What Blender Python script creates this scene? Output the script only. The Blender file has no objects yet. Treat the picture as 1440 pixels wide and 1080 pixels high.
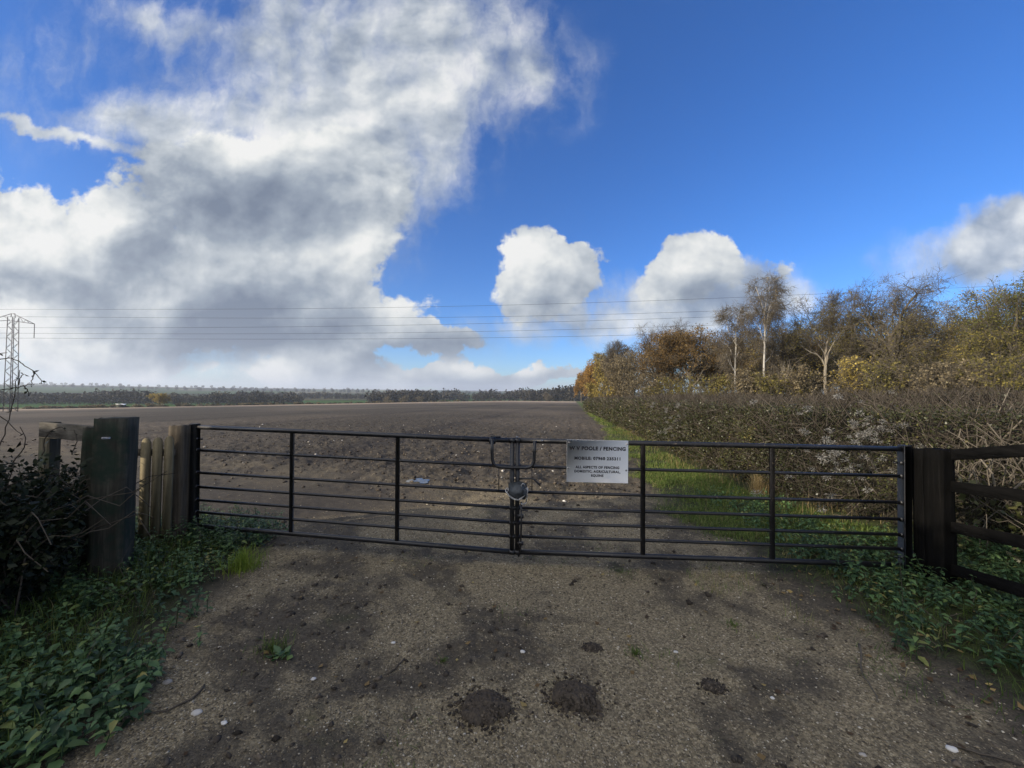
import bpy, math, random, os
import numpy as np
from mathutils import Vector, Matrix, Quaternion

SKIP = ()
C = bpy.context.scene
COL = C.collection
R = math.radians
rng = np.random.default_rng(7)
random.seed(7)
PI = math.pi

# ------------------------------------------------------------------ camera
F = 541.0
HEYE = 1.62
PITCH, ROLL = 1.377, 0.6
cam_d = bpy.data.cameras.new('camera')
cam_d.sensor_width = 36.0
cam_d.lens = 36.0 * F / 1440.0
cam_d.clip_start, cam_d.clip_end = 0.05, 20000
cam = bpy.data.objects.new('camera', cam_d)
COL.objects.link(cam)
CAMR = Matrix.Rotation(R(90 + PITCH), 3, 'X') @ Matrix.Rotation(R(ROLL), 3, 'Z')
cam.matrix_world = Matrix.Translation((0, 0, HEYE)) @ CAMR.to_4x4()
C.camera = cam

def ray(px, py):
    return CAMR @ Vector(((px - 720) / F, (540 - py) / F, -1.0))
def at(px, py, y):
    """world point that the photo shows at pixel (px, py), y metres in front of the camera"""
    d = ray(px, py)
    return Vector((0, 0, HEYE)) + d * (y / d.y)

# ------------------------------------------------------------------ noise
def _h(ix, iy, s):
    n = (ix.astype(np.int64) * 374761393 + iy.astype(np.int64) * 668265263 + s * 1274126177) & 0xFFFFFFFF
    n = ((n ^ (n >> 13)) * 1274126177) & 0xFFFFFFFF
    n = ((n ^ (n >> 16)) * 2246822519) & 0xFFFFFFFF
    return ((n ^ (n >> 15)) & 0xFFFFFF) / float(0xFFFFFF)
def vnoise(x, y, s=0):
    ix, iy = np.floor(x), np.floor(y)
    fx, fy = x - ix, y - iy
    ux, uy = fx * fx * (3 - 2 * fx), fy * fy * (3 - 2 * fy)
    a, b = _h(ix, iy, s), _h(ix + 1, iy, s)
    c, d = _h(ix, iy + 1, s), _h(ix + 1, iy + 1, s)
    return (a + (b - a) * ux) * (1 - uy) + (c + (d - c) * ux) * uy
def fbm(x, y, s=0, o=4):
    t, a, n = 0, 1.0, 0
    for i in range(o):
        t = t + a * vnoise(x * 2 ** i, y * 2 ** i, s + i * 17)
        n += a; a *= 0.5
    return t / n
def sst(a, b, x):
    t = np.clip((x - a) / (b - a), 0, 1)
    return t * t * (3 - 2 * t)

# ------------------------------------------------------------------ terrain
def hedge_front(y):
    return np.interp(y, [-3, 2, 3.2, 4.4, 6, 10, 20, 38.8, 100, 170, 400], [5.4, 4.9, 4.8, 4.45, 4.1, 4.2, 5.4, 7.9, 16.6, 28.5, 65])
def edge_x(y):
    """edge between the ploughed soil and the grass verge"""
    return np.maximum(1.3 + 0.163 * y, 2.35 - 0.1 * (y - 4.0))
def field_end(x, y):
    u = x / np.maximum(y, 1e-3)
    return np.interp(u, [-1.9, -1.25, -1.0, -0.5, -0.15, 0.17, 0.4], [175, 182, 192, 262, 350, 400, 420])
def macro(x, y):
    x = np.asarray(x, float); y = np.asarray(y, float)
    sp = lambda t, k: np.logaddexp(0, t / k) * k
    r = np.hypot(x, y)
    z = -0.016 * sp(y - 15, 3) - 0.025 * sp(-x - 6, 2)
    fe = field_end(x, y)
    z = np.maximum(z, -11 + 0.0 * r)
    beyond = np.where(y > 1, sst(0, 1, (y - fe) / 120), 0)
    z = z - 2.5 * beyond * sst(0.1, -0.4, x / np.maximum(y, 1))
    hill = sst(450, 3800, r) * (13 + 26 * fbm(x / 900 + 5, y / 900 + 9, 91, 3)) + sst(3000, 6500, r) * 16
    z = z + hill
    # low bank under the fences and hedges, slight hollow on the track
    z = z + 0.10 * sst(3.2, 5.2, x) * (1 - sst(30, 60, y)) + 0.06 * sst(-2.4, -3.6, x) * (1 - sst(5, 8, y)) * (r < 12)
    return z
def zones(x, y):
    """gravel, grass, plough weights"""
    n = (fbm(x * 0.9, y * 0.9, 3, 4) - 0.5)
    n2 = (fbm(x * 3.1, y * 3.1, 8, 3) - 0.5)
    left = -1.95 - 0.3 * np.maximum(0, y - 2.0) + n * 0.9 + n2 * .3
    right = 2.55 + n * 0.8 + n2 * .3
    soft = 0.22
    gr = sst(-soft, soft, x - left) * sst(-soft, soft, right - x)
    back = 1 - sst(5.6, 9.0, y + n * 2.5 + np.abs(x - 0.7) * 0.9)
    gr = gr * np.where(y > 4.6, back, 1)
    gs_v = sst(-soft, soft * 2, x - (edge_x(y) + n * 0.9 + n2 * 0.35)) * sst(3.9, 4.6, y + n)
    gs_s = np.maximum(sst(0, .5, left - x), sst(0, .5, x - right)) * (1 - sst(4.0, 4.9, y + n * 0.8))
    gs = np.maximum(gs_v, gs_s)
    pl = np.clip(1 - gs, 0, 1) * sst(4.6, 7.5, y + n * 1.4 - np.abs(x - .7) * .35)
    return gr, gs, pl
def micro(x, y, r):
    gr, gs, pl = zones(x, y)
    f = 1 - sst(30, 60, r)
    z = 0.05 * (fbm(x * 0.6, y * 0.6, 21, 3) - 0.5) * (r < 70) * f
    z = z + (0.012 * (fbm(x * 6, y * 6, 31, 3) - 0.5) + 0.008 * (vnoise(x * 55, y * 55, 5) - .5) * (r < 5)) * f
    mud = sst(.48, .68, fbm(x * 1.5 + 4, y * 1.5, 47, 4)) * (1 - gs)
    z = z + mud * 0.045 * (fbm(x * 11, y * 11, 33, 3) - 0.5) * f
    # clods and drill lines of the ploughed soil
    q = x - 0.163 * y
    z = z + pl * f * (0.12 * (fbm(x * 4.5, y * 4.5, 61, 4) - 0.5) + 0.05 * (fbm(x * 17, y * 17, 63, 2) - .5) + 0.006 * np.sin(q * 2 * PI / 0.5))
    # wheel ruts turning out of the gateway into the field
    xr = 0.2 - 0.02 * (np.maximum(y, 3) - 3) ** 1.5
    for k in (-0.85, 0.85):
        z = z - 0.035 * np.exp(-((x - xr - k) / 0.22) ** 2) * sst(2.5, 4.5, y) * (1 - sst(10, 16, y))
    return z
def mud_mask(x, y):
    n = fbm(x * 1.5 + 4, y * 1.5, 47, 5) + .6 * (fbm(x * 5, y * 5, 49, 4) - .5)
    left = -1.95 - 0.3 * np.maximum(0, y - 2.0)
    band = .16 * np.exp(-((x - left - .55) / .45) ** 2) + .19 * np.exp(-((x - 2.15) / .50) ** 2) * (y < 5) + .10 * np.exp(-((y - 3.1) / .35) ** 2) * (np.abs(x - .7) < 1.3) + .12 * np.exp(-((x + .75) / .4) ** 2 - ((y - 2.4) / .45) ** 2)
    return sst(.44, .74, n + band)
PUD = [None]
def ground_z(x, y):
    x = np.asarray(x, float); y = np.asarray(y, float)
    r = np.hypot(x, y)
    z = macro(x, y) + micro(x, y, r)
    return z
def hit(px, py):
    """where the pixel's ray meets the ground"""
    d = ray(px, py)
    t = 1.62 / max(1e-4, -d.z)
    for _ in range(12):
        p = Vector((0, 0, HEYE)) + d * t
        g = float(ground_z(p.x, p.y))
        t += (p.z - g) / max(0.02, -d.z) * 0.8
    p = Vector((0, 0, HEYE)) + d * t
    return p

# ------------------------------------------------------------------ mesh building
class MB:
    def __init__(s):
        s.v = []; s.f = []; s.t = []; s.m = []; s.n = 0
    def add(s, v, f, t=None, mi=0):
        v = np.asarray(v, float).reshape(-1, 3); f = np.asarray(f, np.int64)
        s.v.append(v); s.f.append((f + s.n, mi))
        s.t.append(np.full(len(v), 0.5) if t is None else np.broadcast_to(np.asarray(t, float), (len(v),)))
        s.n += len(v)
        return s
    def box(s, c, size, rot=None, t=None, mi=0, taper=None, bevel=0.0):
        c = np.array(c, float); h = np.array(size, float) / 2
        if bevel > 0:
            b = min(bevel, h.min() * .8)
            lo, hi = -h, h
            vs = []
            for sx in (-1, 1):
                for sy in (-1, 1):
                    for sz in (-1, 1):
                        e = np.array([sx, sy, sz])
                        for a in range(3):
                            q = e * h - e * b
                            q[a] = e[a] * h[a]
                            vs.append(q)
            vs = np.array(vs)
            idx = lambda sx, sy, sz, a: (((sx > 0) * 2 + (sy > 0)) * 2 + (sz > 0)) * 3 + a
            fs4, fs3 = [], []
            S = (-1, 1)
            for a in range(3):
                o = [k for k in range(3) if k != a]
                for sg in S:
                    q = []
                    for (p, r_) in ((-1, -1), (1, -1), (1, 1), (-1, 1)):
                        e = [0, 0, 0]; e[a] = sg; e[o[0]] = p; e[o[1]] = r_
                        q.append(idx(*e, a))
                    if (sg > 0) == (a == 1): q = q[::-1]
                    fs4.append(q)
            for a in range(3):            # edges along axis a
                o = [k for k in range(3) if k != a]
                for p in S:
                    for r_ in S:
                        e0 = [0, 0, 0]; e0[a] = -1; e0[o[0]] = p; e0[o[1]] = r_
                        e1 = list(e0); e1[a] = 1
                        fs4.append([idx(*e0, o[0]), idx(*e1, o[0]), idx(*e1, o[1]), idx(*e0, o[1])])
            for sx in S:
                for sy in S:
                    for sz in S:
                        fs3.append([idx(sx, sy, sz, 0), idx(sx, sy, sz, 1), idx(sx, sy, sz, 2)])
            if rot is not None: vs = vs @ np.array(rot).T
            n0 = s.n
            s.add(vs + c, fs4, t, mi)
            s.f.append((np.array(fs3) + n0, mi))
            return s
        v = np.array([[x, y, z] for x in (-1, 1) for y in (-1, 1) for z in (-1, 1)], float) * h
        if taper is not None:
            v[v[:, 2] > 0, :2] *= taper
        if rot is not None: v = v @ np.array(rot).T
        f = [[0, 1, 3, 2], [4, 6, 7, 5], [0, 4, 5, 1], [2, 3, 7, 6], [0, 2, 6, 4], [1, 5, 7, 3]]
        return s.add(v + c, f, t, mi)
    def bar(s, a, b, w, h, t=None, mi=0, bevel=0.0, up=(0, 0, 1)):
        """box from a to b, w wide and h high (h measured along up)"""
        a, b = Vector(a), Vector(b)
        d = b - a
        x = d.normalized(); u = Vector(up)
        yv = u.cross(x)
        if yv.length < 1e-4: yv = Vector((0, 1, 0)).cross(x)
        yv.normalize(); z = x.cross(yv)
        rot = np.array([[x[i], yv[i], z[i]] for i in range(3)])
        return s.box((a + b) / 2, (d.length, w, h), rot, t, mi, bevel=bevel)
    def tube(s, pts, rad, n=8, t=None, mi=0, cap=True, closed=False):
        P = np.array(pts, float)
        k = len(P)
        rad = np.broadcast_to(np.asarray(rad, float), (k,))
        if closed:
            T = np.roll(P, -1, 0) - np.roll(P, 1, 0)
        else:
            T = np.gradient(P, axis=0)
        T /= np.linalg.norm(T, axis=1)[:, None] + 1e-12
        up = np.array([0, 0, 1.0]) if abs(T[0][2]) < 0.9 else np.array([1.0, 0, 0])
        A = np.cross(T[0], up); A /= np.linalg.norm(A)
        ang = np.arange(n) * 2 * PI / n
        vs = []
        for i in range(k):
            A = A - T[i] * A.dot(T[i]); A /= np.linalg.norm(A) + 1e-12
            B = np.cross(T[i], A)
            vs.append(P[i] + rad[i] * (np.cos(ang)[:, None] * A + np.sin(ang)[:, None] * B))
        v = np.concatenate(vs)
        f = []
        for i in range(k if closed else k - 1):
            for j in range(n):
                a0, a1 = i * n + j, i * n + (j + 1) % n
                i2 = (i + 1) % k
                f.append([a0, a1, i2 * n + (j + 1) % n, i2 * n + j])
        n0 = s.n
        s.add(v, f, t, mi)
        if cap and not closed:
            s.f.append((np.array([list(range(n))[::-1]]) + n0, mi))
            s.f.append((np.array([list(range(n))]) + n0 + (k - 1) * n, mi))
        return s
    def segs(s, p0, p1, r0, r1, n=4, t=None, mi=0):
        """many tapered prisms at once"""
        p0 = np.asarray(p0, float); p1 = np.asarray(p1, float)
        if len(p0) == 0: return s
        r0 = np.asarray(r0, float)[:, None]; r1 = np.asarray(r1, float)[:, None]
        d = p1 - p0; L = np.linalg.norm(d, axis=1)[:, None] + 1e-9
        d = d / L
        ref = np.where(np.abs(d[:, 2:3]) > 0.85, np.array([[1.0, 0, 0]]), np.array([[0, 0, 1.0]]))
        a = np.cross(d, ref); a /= np.linalg.norm(a, axis=1)[:, None] + 1e-9
        b = np.cross(d, a)
        N = len(p0)
        v = np.empty((N, 2 * n, 3))
        for j in range(n):
            w = math.cos(j * 2 * PI / n) * a + math.sin(j * 2 * PI / n) * b
            v[:, j] = p0 + w * r0 - d * r0 * .3
            v[:, n + j] = p1 + w * r1 + d * r1 * .3
        base = (np.arange(N) * 2 * n)[:, None, None]
        q = np.array([[j, (j + 1) % n, n + (j + 1) % n, n + j] for j in range(n)])[None]
        f = (base + q).reshape(-1, 4)
        tt = None
        if t is not None:
            tt = np.repeat(np.broadcast_to(np.asarray(t, float), (N,)), 2 * n)
        return s.add(v.reshape(-1, 3), f, tt, mi)
    def leaves(s, P, size, D=None, asp=0.55, t=None, mi=0, droop=0.0, up=0.0, seed=None):
        """pointed, slightly folded leaf faces at P; D = growth direction (random if None)"""
        P = np.asarray(P, float); N = len(P)
        if N == 0: return s
        size = np.broadcast_to(np.asarray(size, float), (N,))[:, None]
        if D is None:
            D = rng.normal(size=(N, 3)); D[:, 2] -= droop
        D = D / (np.linalg.norm(D, axis=1)[:, None] + 1e-9)
        W = np.cross(D, rng.normal(size=(N, 3)) + np.array([0, 0, up]))
        W /= np.linalg.norm(W, axis=1)[:, None] + 1e-9
        Nn = np.cross(D, W)
        v = np.empty((N, 4, 3))
        v[:, 0] = P
        v[:, 1] = P + D * size * .45 + W * size * asp * .5 + Nn * size * .08
        v[:, 2] = P + D * size - Nn * size * .06
        v[:, 3] = P + D * size * .45 - W * size * asp * .5 + Nn * size * .08
        f = (np.arange(N) * 4)[:, None] + np.array([[0, 1, 2, 3]])
        tt = rng.random(N) if t is None else np.broadcast_to(np.asarray(t, float), (N,))
        return s.add(v.reshape(-1, 3), f, np.repeat(tt, 4), mi)
    def build(s, name, mat, parent=None, smooth=False, origin=None):
        me = bpy.data.meshes.new(name)
        V = np.concatenate(s.v) if s.v else np.zeros((0, 3))
        if origin is not None: V = V - np.array(origin, float)
        T = np.concatenate(s.t) if s.t else np.zeros(0)
        loops, starts, mis = [], [], []
        pos = 0
        for f, mi in s.f:
            if f.size == 0: continue
            k = f.shape[1]
            loops.append(f.ravel())
            starts.append(pos + np.arange(len(f)) * k)
            mis.append(np.full(len(f), mi))
            pos += f.size
        L = np.concatenate(loops); S = np.concatenate(starts); M = np.concatenate(mis)
        me.vertices.add(len(V)); me.vertices.foreach_set('co', V.ravel().astype(np.float32))
        me.loops.add(len(L)); me.loops.foreach_set('vertex_index', L.astype(np.int32))
        me.polygons.add(len(S)); me.polygons.foreach_set('loop_start', S.astype(np.int32))
        me.polygons.foreach_set('material_index', M.astype(np.int32))
        if smooth: me.polygons.foreach_set('use_smooth', np.ones(len(S), bool))
        me.update(calc_edges=True)
        a = me.attributes.new('tint', 'FLOAT', 'POINT'); a.data.foreach_set('value', T.astype(np.float32))
        for m in (mat if isinstance(mat, (list, tuple)) else [mat]): me.materials.append(m)
        o = bpy.data.objects.new(name, me)
        COL.objects.link(o)
        if origin is not None: o.location = origin
        if parent is not None:
            o.parent = parent
            if origin is None:
                o.matrix_parent_inverse = Matrix.Translation(parent.location).inverted()
        return o

def tag(o, label=None, cat=None, group=None, kind=None):
    if label: o['label'] = label
    if cat: o['category'] = cat
    if group: o['group'] = group
    if kind: o['kind'] = kind
    return o
def thing(name, label, cat, loc, group=None):
    o = bpy.data.objects.new(name, None); COL.objects.link(o)
    o.location = loc; o.empty_display_size = .2
    bpy.context.view_layer.update()
    return tag(o, label, cat, group)

# ------------------------------------------------------------------ materials
class G:
    def __init__(s, nt): s.nt = nt
    def n(s, typ, **kw):
        nd = s.nt.nodes.new(typ)
        for k, v in kw.items(): setattr(nd, k, v)
        return nd
    def put(s, sock, val):
        if hasattr(val, 'is_output'): s.nt.links.new(val, sock)
        else: sock.default_value = val
    def m(s, op, a, b=None, c=None, clamp=False):
        nd = s.n('ShaderNodeMath', operation=op, use_clamp=clamp)
        for i, q in enumerate((a, b, c)):
            if q is not None: s.put(nd.inputs[i], q)
        return nd.outputs[0]
    def vm(s, op, a, b=None):
        nd = s.n('ShaderNodeVectorMath', operation=op)
        s.put(nd.inputs[0], a)
        if b is not None: s.put(nd.inputs['Scale' if op == 'SCALE' else 1], b)
        return nd.outputs[1 if op in ('LENGTH', 'DOT_PRODUCT') else 0]
    def noise(s, vec, scale, detail=4, rough=.5, dist=0, out=0):
        nd = s.n('ShaderNodeTexNoise'); s.put(nd.inputs['Vector'], vec)
        nd.inputs['Scale'].default_value = scale; nd.inputs['Detail'].default_value = detail
        nd.inputs['Roughness'].default_value = rough; nd.inputs['Distortion'].default_value = dist
        return nd.outputs[out]
    def ramp(s, fac, stops, interp='LINEAR'):
        nd = s.n('ShaderNodeValToRGB'); s.put(nd.inputs[0], fac)
        cr = nd.color_ramp; cr.interpolation = interp
        while len(cr.elements) < len(stops): cr.elements.new(.5)
        for e, (p, c) in zip(cr.elements, stops):
            e.position = p; e.color = (*c, 1) if len(c) == 3 else c
        return nd.outputs[0]
    def mix(s, fac, a, b, blend='MIX'):
        nd = s.n('ShaderNodeMix', data_type='RGBA', blend_type=blend)
        s.put(nd.inputs[0], fac)
        for k, q in ((6, a), (7, b)):
            if isinstance(q, tuple) and len(q) == 3: q = (*q, 1)
            s.put(nd.inputs[k], q)
        return nd.outputs[2]
    def mr(s, v, a, b, c=0., d=1., smooth=True):
        nd = s.n('ShaderNodeMapRange', interpolation_type='SMOOTHSTEP' if smooth else 'LINEAR')
        for i, q in enumerate((v, a, b, c, d)): s.put(nd.inputs[i], q)
        return nd.outputs[0]
    def attr(s, name, out='Fac'):
        return s.n('ShaderNodeAttribute', attribute_name=name).outputs[out]
    def obj(s): return s.n('ShaderNodeTexCoord').outputs['Object']
    def pos(s): return s.n('ShaderNodeNewGeometry').outputs['Position']
    def bump(s, h, strength=.5, dist=.01):
        nd = s.n('ShaderNodeBump'); nd.inputs['Strength'].default_value = strength
        nd.inputs['Distance'].default_value = dist; s.put(nd.inputs['Height'], h)
        return nd.outputs[0]

def new_mat(name):
    m = bpy.data.materials.new(name); m.use_nodes = True
    nt = m.node_tree
    for n in list(nt.nodes): nt.nodes.remove(n)
    g = G(nt)
    g.out = g.n('ShaderNodeOutputMaterial')
    return m, g
def principled(g, col, rough=.8, normal=None, metallic=0., spec=.3):
    b = g.n('ShaderNodeBsdfPrincipled')
    g.put(b.inputs['Base Color'], (*col, 1) if isinstance(col, tuple) and len(col) == 3 else col)
    g.put(b.inputs['Roughness'], rough); g.put(b.inputs['Metallic'], metallic)
    b.inputs['Specular IOR Level'].default_value = spec
    if normal is not None: g.put(b.inputs['Normal'], normal)
    g.nt.links.new(b.outputs[0], g.out.inputs[0])
    return b
def leaf_mat(name, stops, trans=.3, rough=.6, spec=.15):
    m, g = new_mat(name)
    t = g.attr('tint')
    t2 = g.m('ADD', t, g.m('MULTIPLY', g.m('SUBTRACT', g.noise(g.obj(), 3.0, 2), .5), .3), clamp=True)
    c = g.ramp(t2, stops)
    b = g.n('ShaderNodeBsdfPrincipled'); g.put(b.inputs['Base Color'], c)
    b.inputs['Roughness'].default_value = rough; b.inputs['Specular IOR Level'].default_value = spec
    tr = g.n('ShaderNodeBsdfTranslucent'); g.put(tr.inputs[0], c)
    mx = g.n('ShaderNodeMixShader'); mx.inputs[0].default_value = trans
    g.nt.links.new(b.outputs[0], mx.inputs[1]); g.nt.links.new(tr.outputs[0], mx.inputs[2])
    g.nt.links.new(mx.outputs[0], g.out.inputs[0])
    return m
def bark_mat(name, a, b, scale=9.):
    m, g = new_mat(name)
    o = g.obj()
    st = g.vm('MULTIPLY', o, (1, 1, .25))
    n = g.noise(st, scale, 5, .6)
    t = g.m('ADD', g.m('MULTIPLY', g.attr('tint'), .5), g.m('MULTIPLY', n, .6), clamp=True)
    principled(g, g.ramp(t, [(.25, a), (.75, b)]), .9, g.bump(n, .6, .02), spec=.1)
    return m

# ------------------------------------------------------------------ light: sun, sky and clouds
SUN_AZ, SUN_EL = -115.0, 19.0             # azimuth from the view direction (left is negative)
sd = bpy.data.lights.new('sun', 'SUN'); sd.energy = 5.0; sd.angle = R(.6); sd.color = (1, .87, .69)
sun = bpy.data.objects.new('sun', sd); COL.objects.link(sun)
tosun = Vector((math.sin(R(SUN_AZ)) * math.cos(R(SUN_EL)), math.cos(R(SUN_AZ)) * math.cos(R(SUN_EL)), math.sin(R(SUN_EL))))
sun.rotation_euler = tosun.to_track_quat('Z', 'Y').to_euler()

world = bpy.data.worlds.new('World'); C.world = world; world.use_nodes = True
nt = world.node_tree
for n in list(nt.nodes): nt.nodes.remove(n)
g = G(nt)
wout = g.n('ShaderNodeOutputWorld'); bg = g.n('ShaderNodeBackground')
nt.links.new(bg.outputs[0], wout.inputs[0])
SKY_S = 0.1
bg.inputs['Strength'].default_value = SKY_S
sky = g.n('ShaderNodeTexSky', sky_type='NISHITA')
sky.sun_disc = False; sky.sun_elevation = R(SUN_EL); sky.sun_rotation = R(SUN_AZ)
sky.altitude = 50; sky.air_density = 1.0; sky.dust_density = 0.3; sky.ozone_density = 3.0
skyc = g.n('ShaderNodeHueSaturation'); skyc.inputs['Saturation'].default_value = 1.22
skyc.inputs['Value'].default_value = 1.0
nt.links.new(sky.outputs[0], skyc.inputs['Color'])
skycol = g.mix(1.0, skyc.outputs[0], (.74, 1.02, 1.50), 'MULTIPLY')

dirv = g.vm('NORMALIZE', g.n('ShaderNodeTexCoord').outputs['Generated'])
sep = g.n('ShaderNodeSeparateXYZ'); nt.links.new(dirv, sep.inputs[0])
dx, dy, dz = sep.outputs
yy = g.m('MAXIMUM', dy, 0.12)
comb = g.n('ShaderNodeCombineXYZ')
g.put(comb.inputs[0], g.m('DIVIDE', dx, yy)); g.put(comb.inputs[1], g.m('DIVIDE', dz, yy))
uv = comb.outputs[0]
# warped coordinates give the clouds ragged, billowing edges
w1 = g.vm('SCALE', g.vm('SUBTRACT', g.noise(uv, 2.6, 3, .5, out=1), (.5, .5, .5)), .20)
w2 = g.vm('SCALE', g.vm('SUBTRACT', g.noise(uv, 9, 6, .62, out=1), (.5, .5, .5)), .10)
uvw = g.vm('ADD', uv, g.vm('ADD', w1, w2))
uvs = g.vm('ADD', uv, g.vm('SCALE', w1, .6))

def uvpx(px, py):
    d = ray(px, py); return (d.x / d.y, d.z / d.y, 0)
def ell(cx, cy, rx, ry, w=1.0, rot=0, vec=None):
    mp = g.n('ShaderNodeMapping', vector_type='TEXTURE')
    g.put(mp.inputs[0], vec if vec is not None else uvw)
    mp.inputs['Location'].default_value = uvpx(cx, cy)
    mp.inputs['Rotation'].default_value = (0, 0, R(rot))
    mp.inputs['Scale'].default_value = (rx / F, ry / F, 1)
    gr = g.n('ShaderNodeTexGradient', gradient_type='SPHERICAL')
    nt.links.new(mp.outputs[0], gr.inputs[0])
    return gr.outputs['Fac'], w
def total(lst, vec=None):
    acc = None
    for e in lst:
        f, w = ell(*e, vec=vec) if len(e) > 5 else ell(*e, 0, vec=vec) if False else ell(*e, vec=vec)
        acc = g.m('MULTIPLY', f, w) if acc is None else g.m('MULTIPLY_ADD', f, w, acc)
    return acc
# cumulus with firm edges: (pixel x, y, radius x, radius y, weight, rotation)
firm = [(50, 335, 190, 112, 1.15), (-80, 310, 190, 140, 1.2), (170, 420, 220, 110, 1.4), (330, 300, 215, 130, 1.2),
        (455, 310, 155, 140, 1.05), (390, 395, 195, 110, 1.4), (310, 240, 190, 80, .45), (470, 235, 140, 120, .5),
        (400, 468, 190, 56, 1.3), (120, 470, 260, 60, .9),
        (560, 440, 78, 42, 1.0), (628, 478, 82, 26, 1.0),
        (762, 378, 78, 66, 1.7), (812, 380, 58, 48, 1.3), (735, 415, 76, 52, 1.1),
        (978, 378, 66, 50, 1.6), (930, 405, 74, 42, 1.0), (1092, 378, 44, 36, .75),
        (480, 515, 110, 36, 1.2), (400, 528, 90, 24, .9), (590, 530, 60, 20, 1.1), (655, 522, 60, 26, 1.4), (700, 530, 60, 20, 1.2), (745, 524, 44, 22, 1.2), (790, 534, 40, 14, .9), (540, 538, 110, 18, .9), (250, 522, 90, 20, .8), (130, 515, 70, 18, .7),
        (400, -460, 450, 340, .6), (-500, 250, 420, 280, 1.2)]
soft = [(490, 40, 330, 190, 1.05), (640, 60, 250, 200, .62), (745, 125, 140, 120, .5), (430, 180, 270, 140, 1.15), (250, 185, 190, 75, .9, -8), (180, 170, 130, 60, .6),
        (520, 270, 165, 190, 1.1), (780, 430, 110, 75, 1.3), (700, 455, 90, 40, .7), (1060, 398, 110, 60, 1.3), (1030, 420, 150, 60, 1.2), (950, 430, 150, 65, 1.4),
        (1375, 356, 185, 66, 1.6, 12), (1430, 345, 130, 75, 1.2), (890, 450, 120, 45, .8),
        (230, 22, 190, 40, .8, -18), (105, 193, 185, 12, 1.1, -17), (40, 172, 70, 12, .6, -12), (250, 236, 90, 10, .6, -19), (640, 250, 110, 110, .4),
        (130, 508, 430, 70, 1.4), (400, 500, 220, 50, .5), (600, 545, 420, 24, .65), (900, 60, 80, 50, .12), (60, 90, 320, 195, .46), (720, 490, 200, 40, .35)]
S1 = total(firm); S2 = total(soft)
vs = g.vm('MULTIPLY', uvs, (1, 1.25, 1))
n1 = g.noise(vs, 4.0, 7, .52)
n1b = g.noise(g.vm('ADD', vs, (-.05, .06, 0)), 4.0, 4, .5)
n2 = g.noise(g.vm('MULTIPLY', uv, (1, 1.15, 1)), 14, 6, .62)
nst = g.noise(g.vm('MULTIPLY', g.vm('ADD', uvs, w2), (1.6, .8, 1)), 4.2, 7, .6)
d1 = g.m('ADD', S1, g.m('MULTIPLY', g.m('MULTIPLY', g.m('SUBTRACT', n1, .5), 1.5), g.m('MULTIPLY', S1, 3, clamp=True)))
d1 = g.m('ADD', d1, g.m('MULTIPLY', g.m('MULTIPLY', g.m('SUBTRACT', n2, .5), 1.15), g.m('MULTIPLY', S1, 3, clamp=True)))
a1 = g.mr(d1, .24, .50)
d2 = g.m('ADD', S2, g.m('MULTIPLY', g.m('MULTIPLY', g.m('SUBTRACT', nst, .5), 2.7), g.m('MULTIPLY', S2, 2.2, clamp=True)))
a2 = g.m('MULTIPLY', g.mr(d2, .10, 1.45), .93)
alpha = g.m('SUBTRACT', 1, g.m('MULTIPLY', g.m('SUBTRACT', 1, a1), g.m('SUBTRACT', 1, a2)))
# shading of the clouds themselves: thick middles and bases go grey, sunward billows white
dark = total([(345, 285, 230, 75, 1.0, -4), (300, 320, 210, 60, .45), (250, 425, 220, 85, 1.0, -14), (420, 470, 250, 60, 1.15, 6), (120, 395, 200, 50, .55, -22),
              (630, 482, 90, 28, 1.0), (770, 450, 110, 50, .55), (820, 410, 70, 60, .35), (990, 425, 130, 55, .55), (1390, 385, 190, 65, .5),
              (540, 500, 170, 30, .8), (250, 515, 330, 30, .35), (660, 535, 180, 20, .55), (560, 300, 90, 120, .35), (1040, 400, 80, 50, .5), (450, 60, 180, 110, .25), (170, 160, 120, 40, .3)], uvs)
lite = total([(360, 205, 110, 60, .55), (60, 300, 190, 90, .42), (130, 385, 170, 40, .5, -20), (560, 430, 60, 30, .5), (755, 370, 70, 55, .6), (970, 365, 60, 40, .3),
              (470, 345, 110, 60, .3), (220, 420, 90, 40, .35), (40, 450, 120, 60, .2), (200, 540, 330, 30, .3), (655, 515, 60, 18, .6), (745, 518, 44, 14, .5), (480, 500, 100, 22, .5), (60, 500, 220, 60, .3), (400, 520, 90, 20, .3)], uvs)
n2b = g.noise(g.vm('ADD', g.vm('MULTIPLY', uv, (1, 1.15, 1)), (-.012, .018, 0)), 14, 4, .6)
rel = g.m('ADD', g.m('MULTIPLY', g.m('SUBTRACT', n1, n1b), 2.0), g.m('MULTIPLY', g.m('SUBTRACT', n2, n2b), .34))
B = g.m('ADD', g.m('ADD', .70, rel), g.m('SUBTRACT', g.m('MULTIPLY', lite, .8), g.m('MULTIPLY', dark, .56)))
B = g.m('ADD', B, g.m('MULTIPLY', g.m('SUBTRACT', n2, .5), .12))
B = g.m('SUBTRACT', B, g.m('MULTIPLY', g.mr(d1, .6, 2.2), .16))
ccol = g.ramp(g.m('ADD', B, 0, clamp=True), [(0, (.20, .25, .34)), (.35, (.36, .42, .50)), (.65, (.62, .67, .71)), (.9, (.90, .92, .90)), (1, (1.0, 1.0, .97))])
ccol = g.mix(1.0, ccol, (1 / SKY_S * .70, 1 / SKY_S * .70, 1 / SKY_S * .71), 'MULTIPLY')
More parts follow.
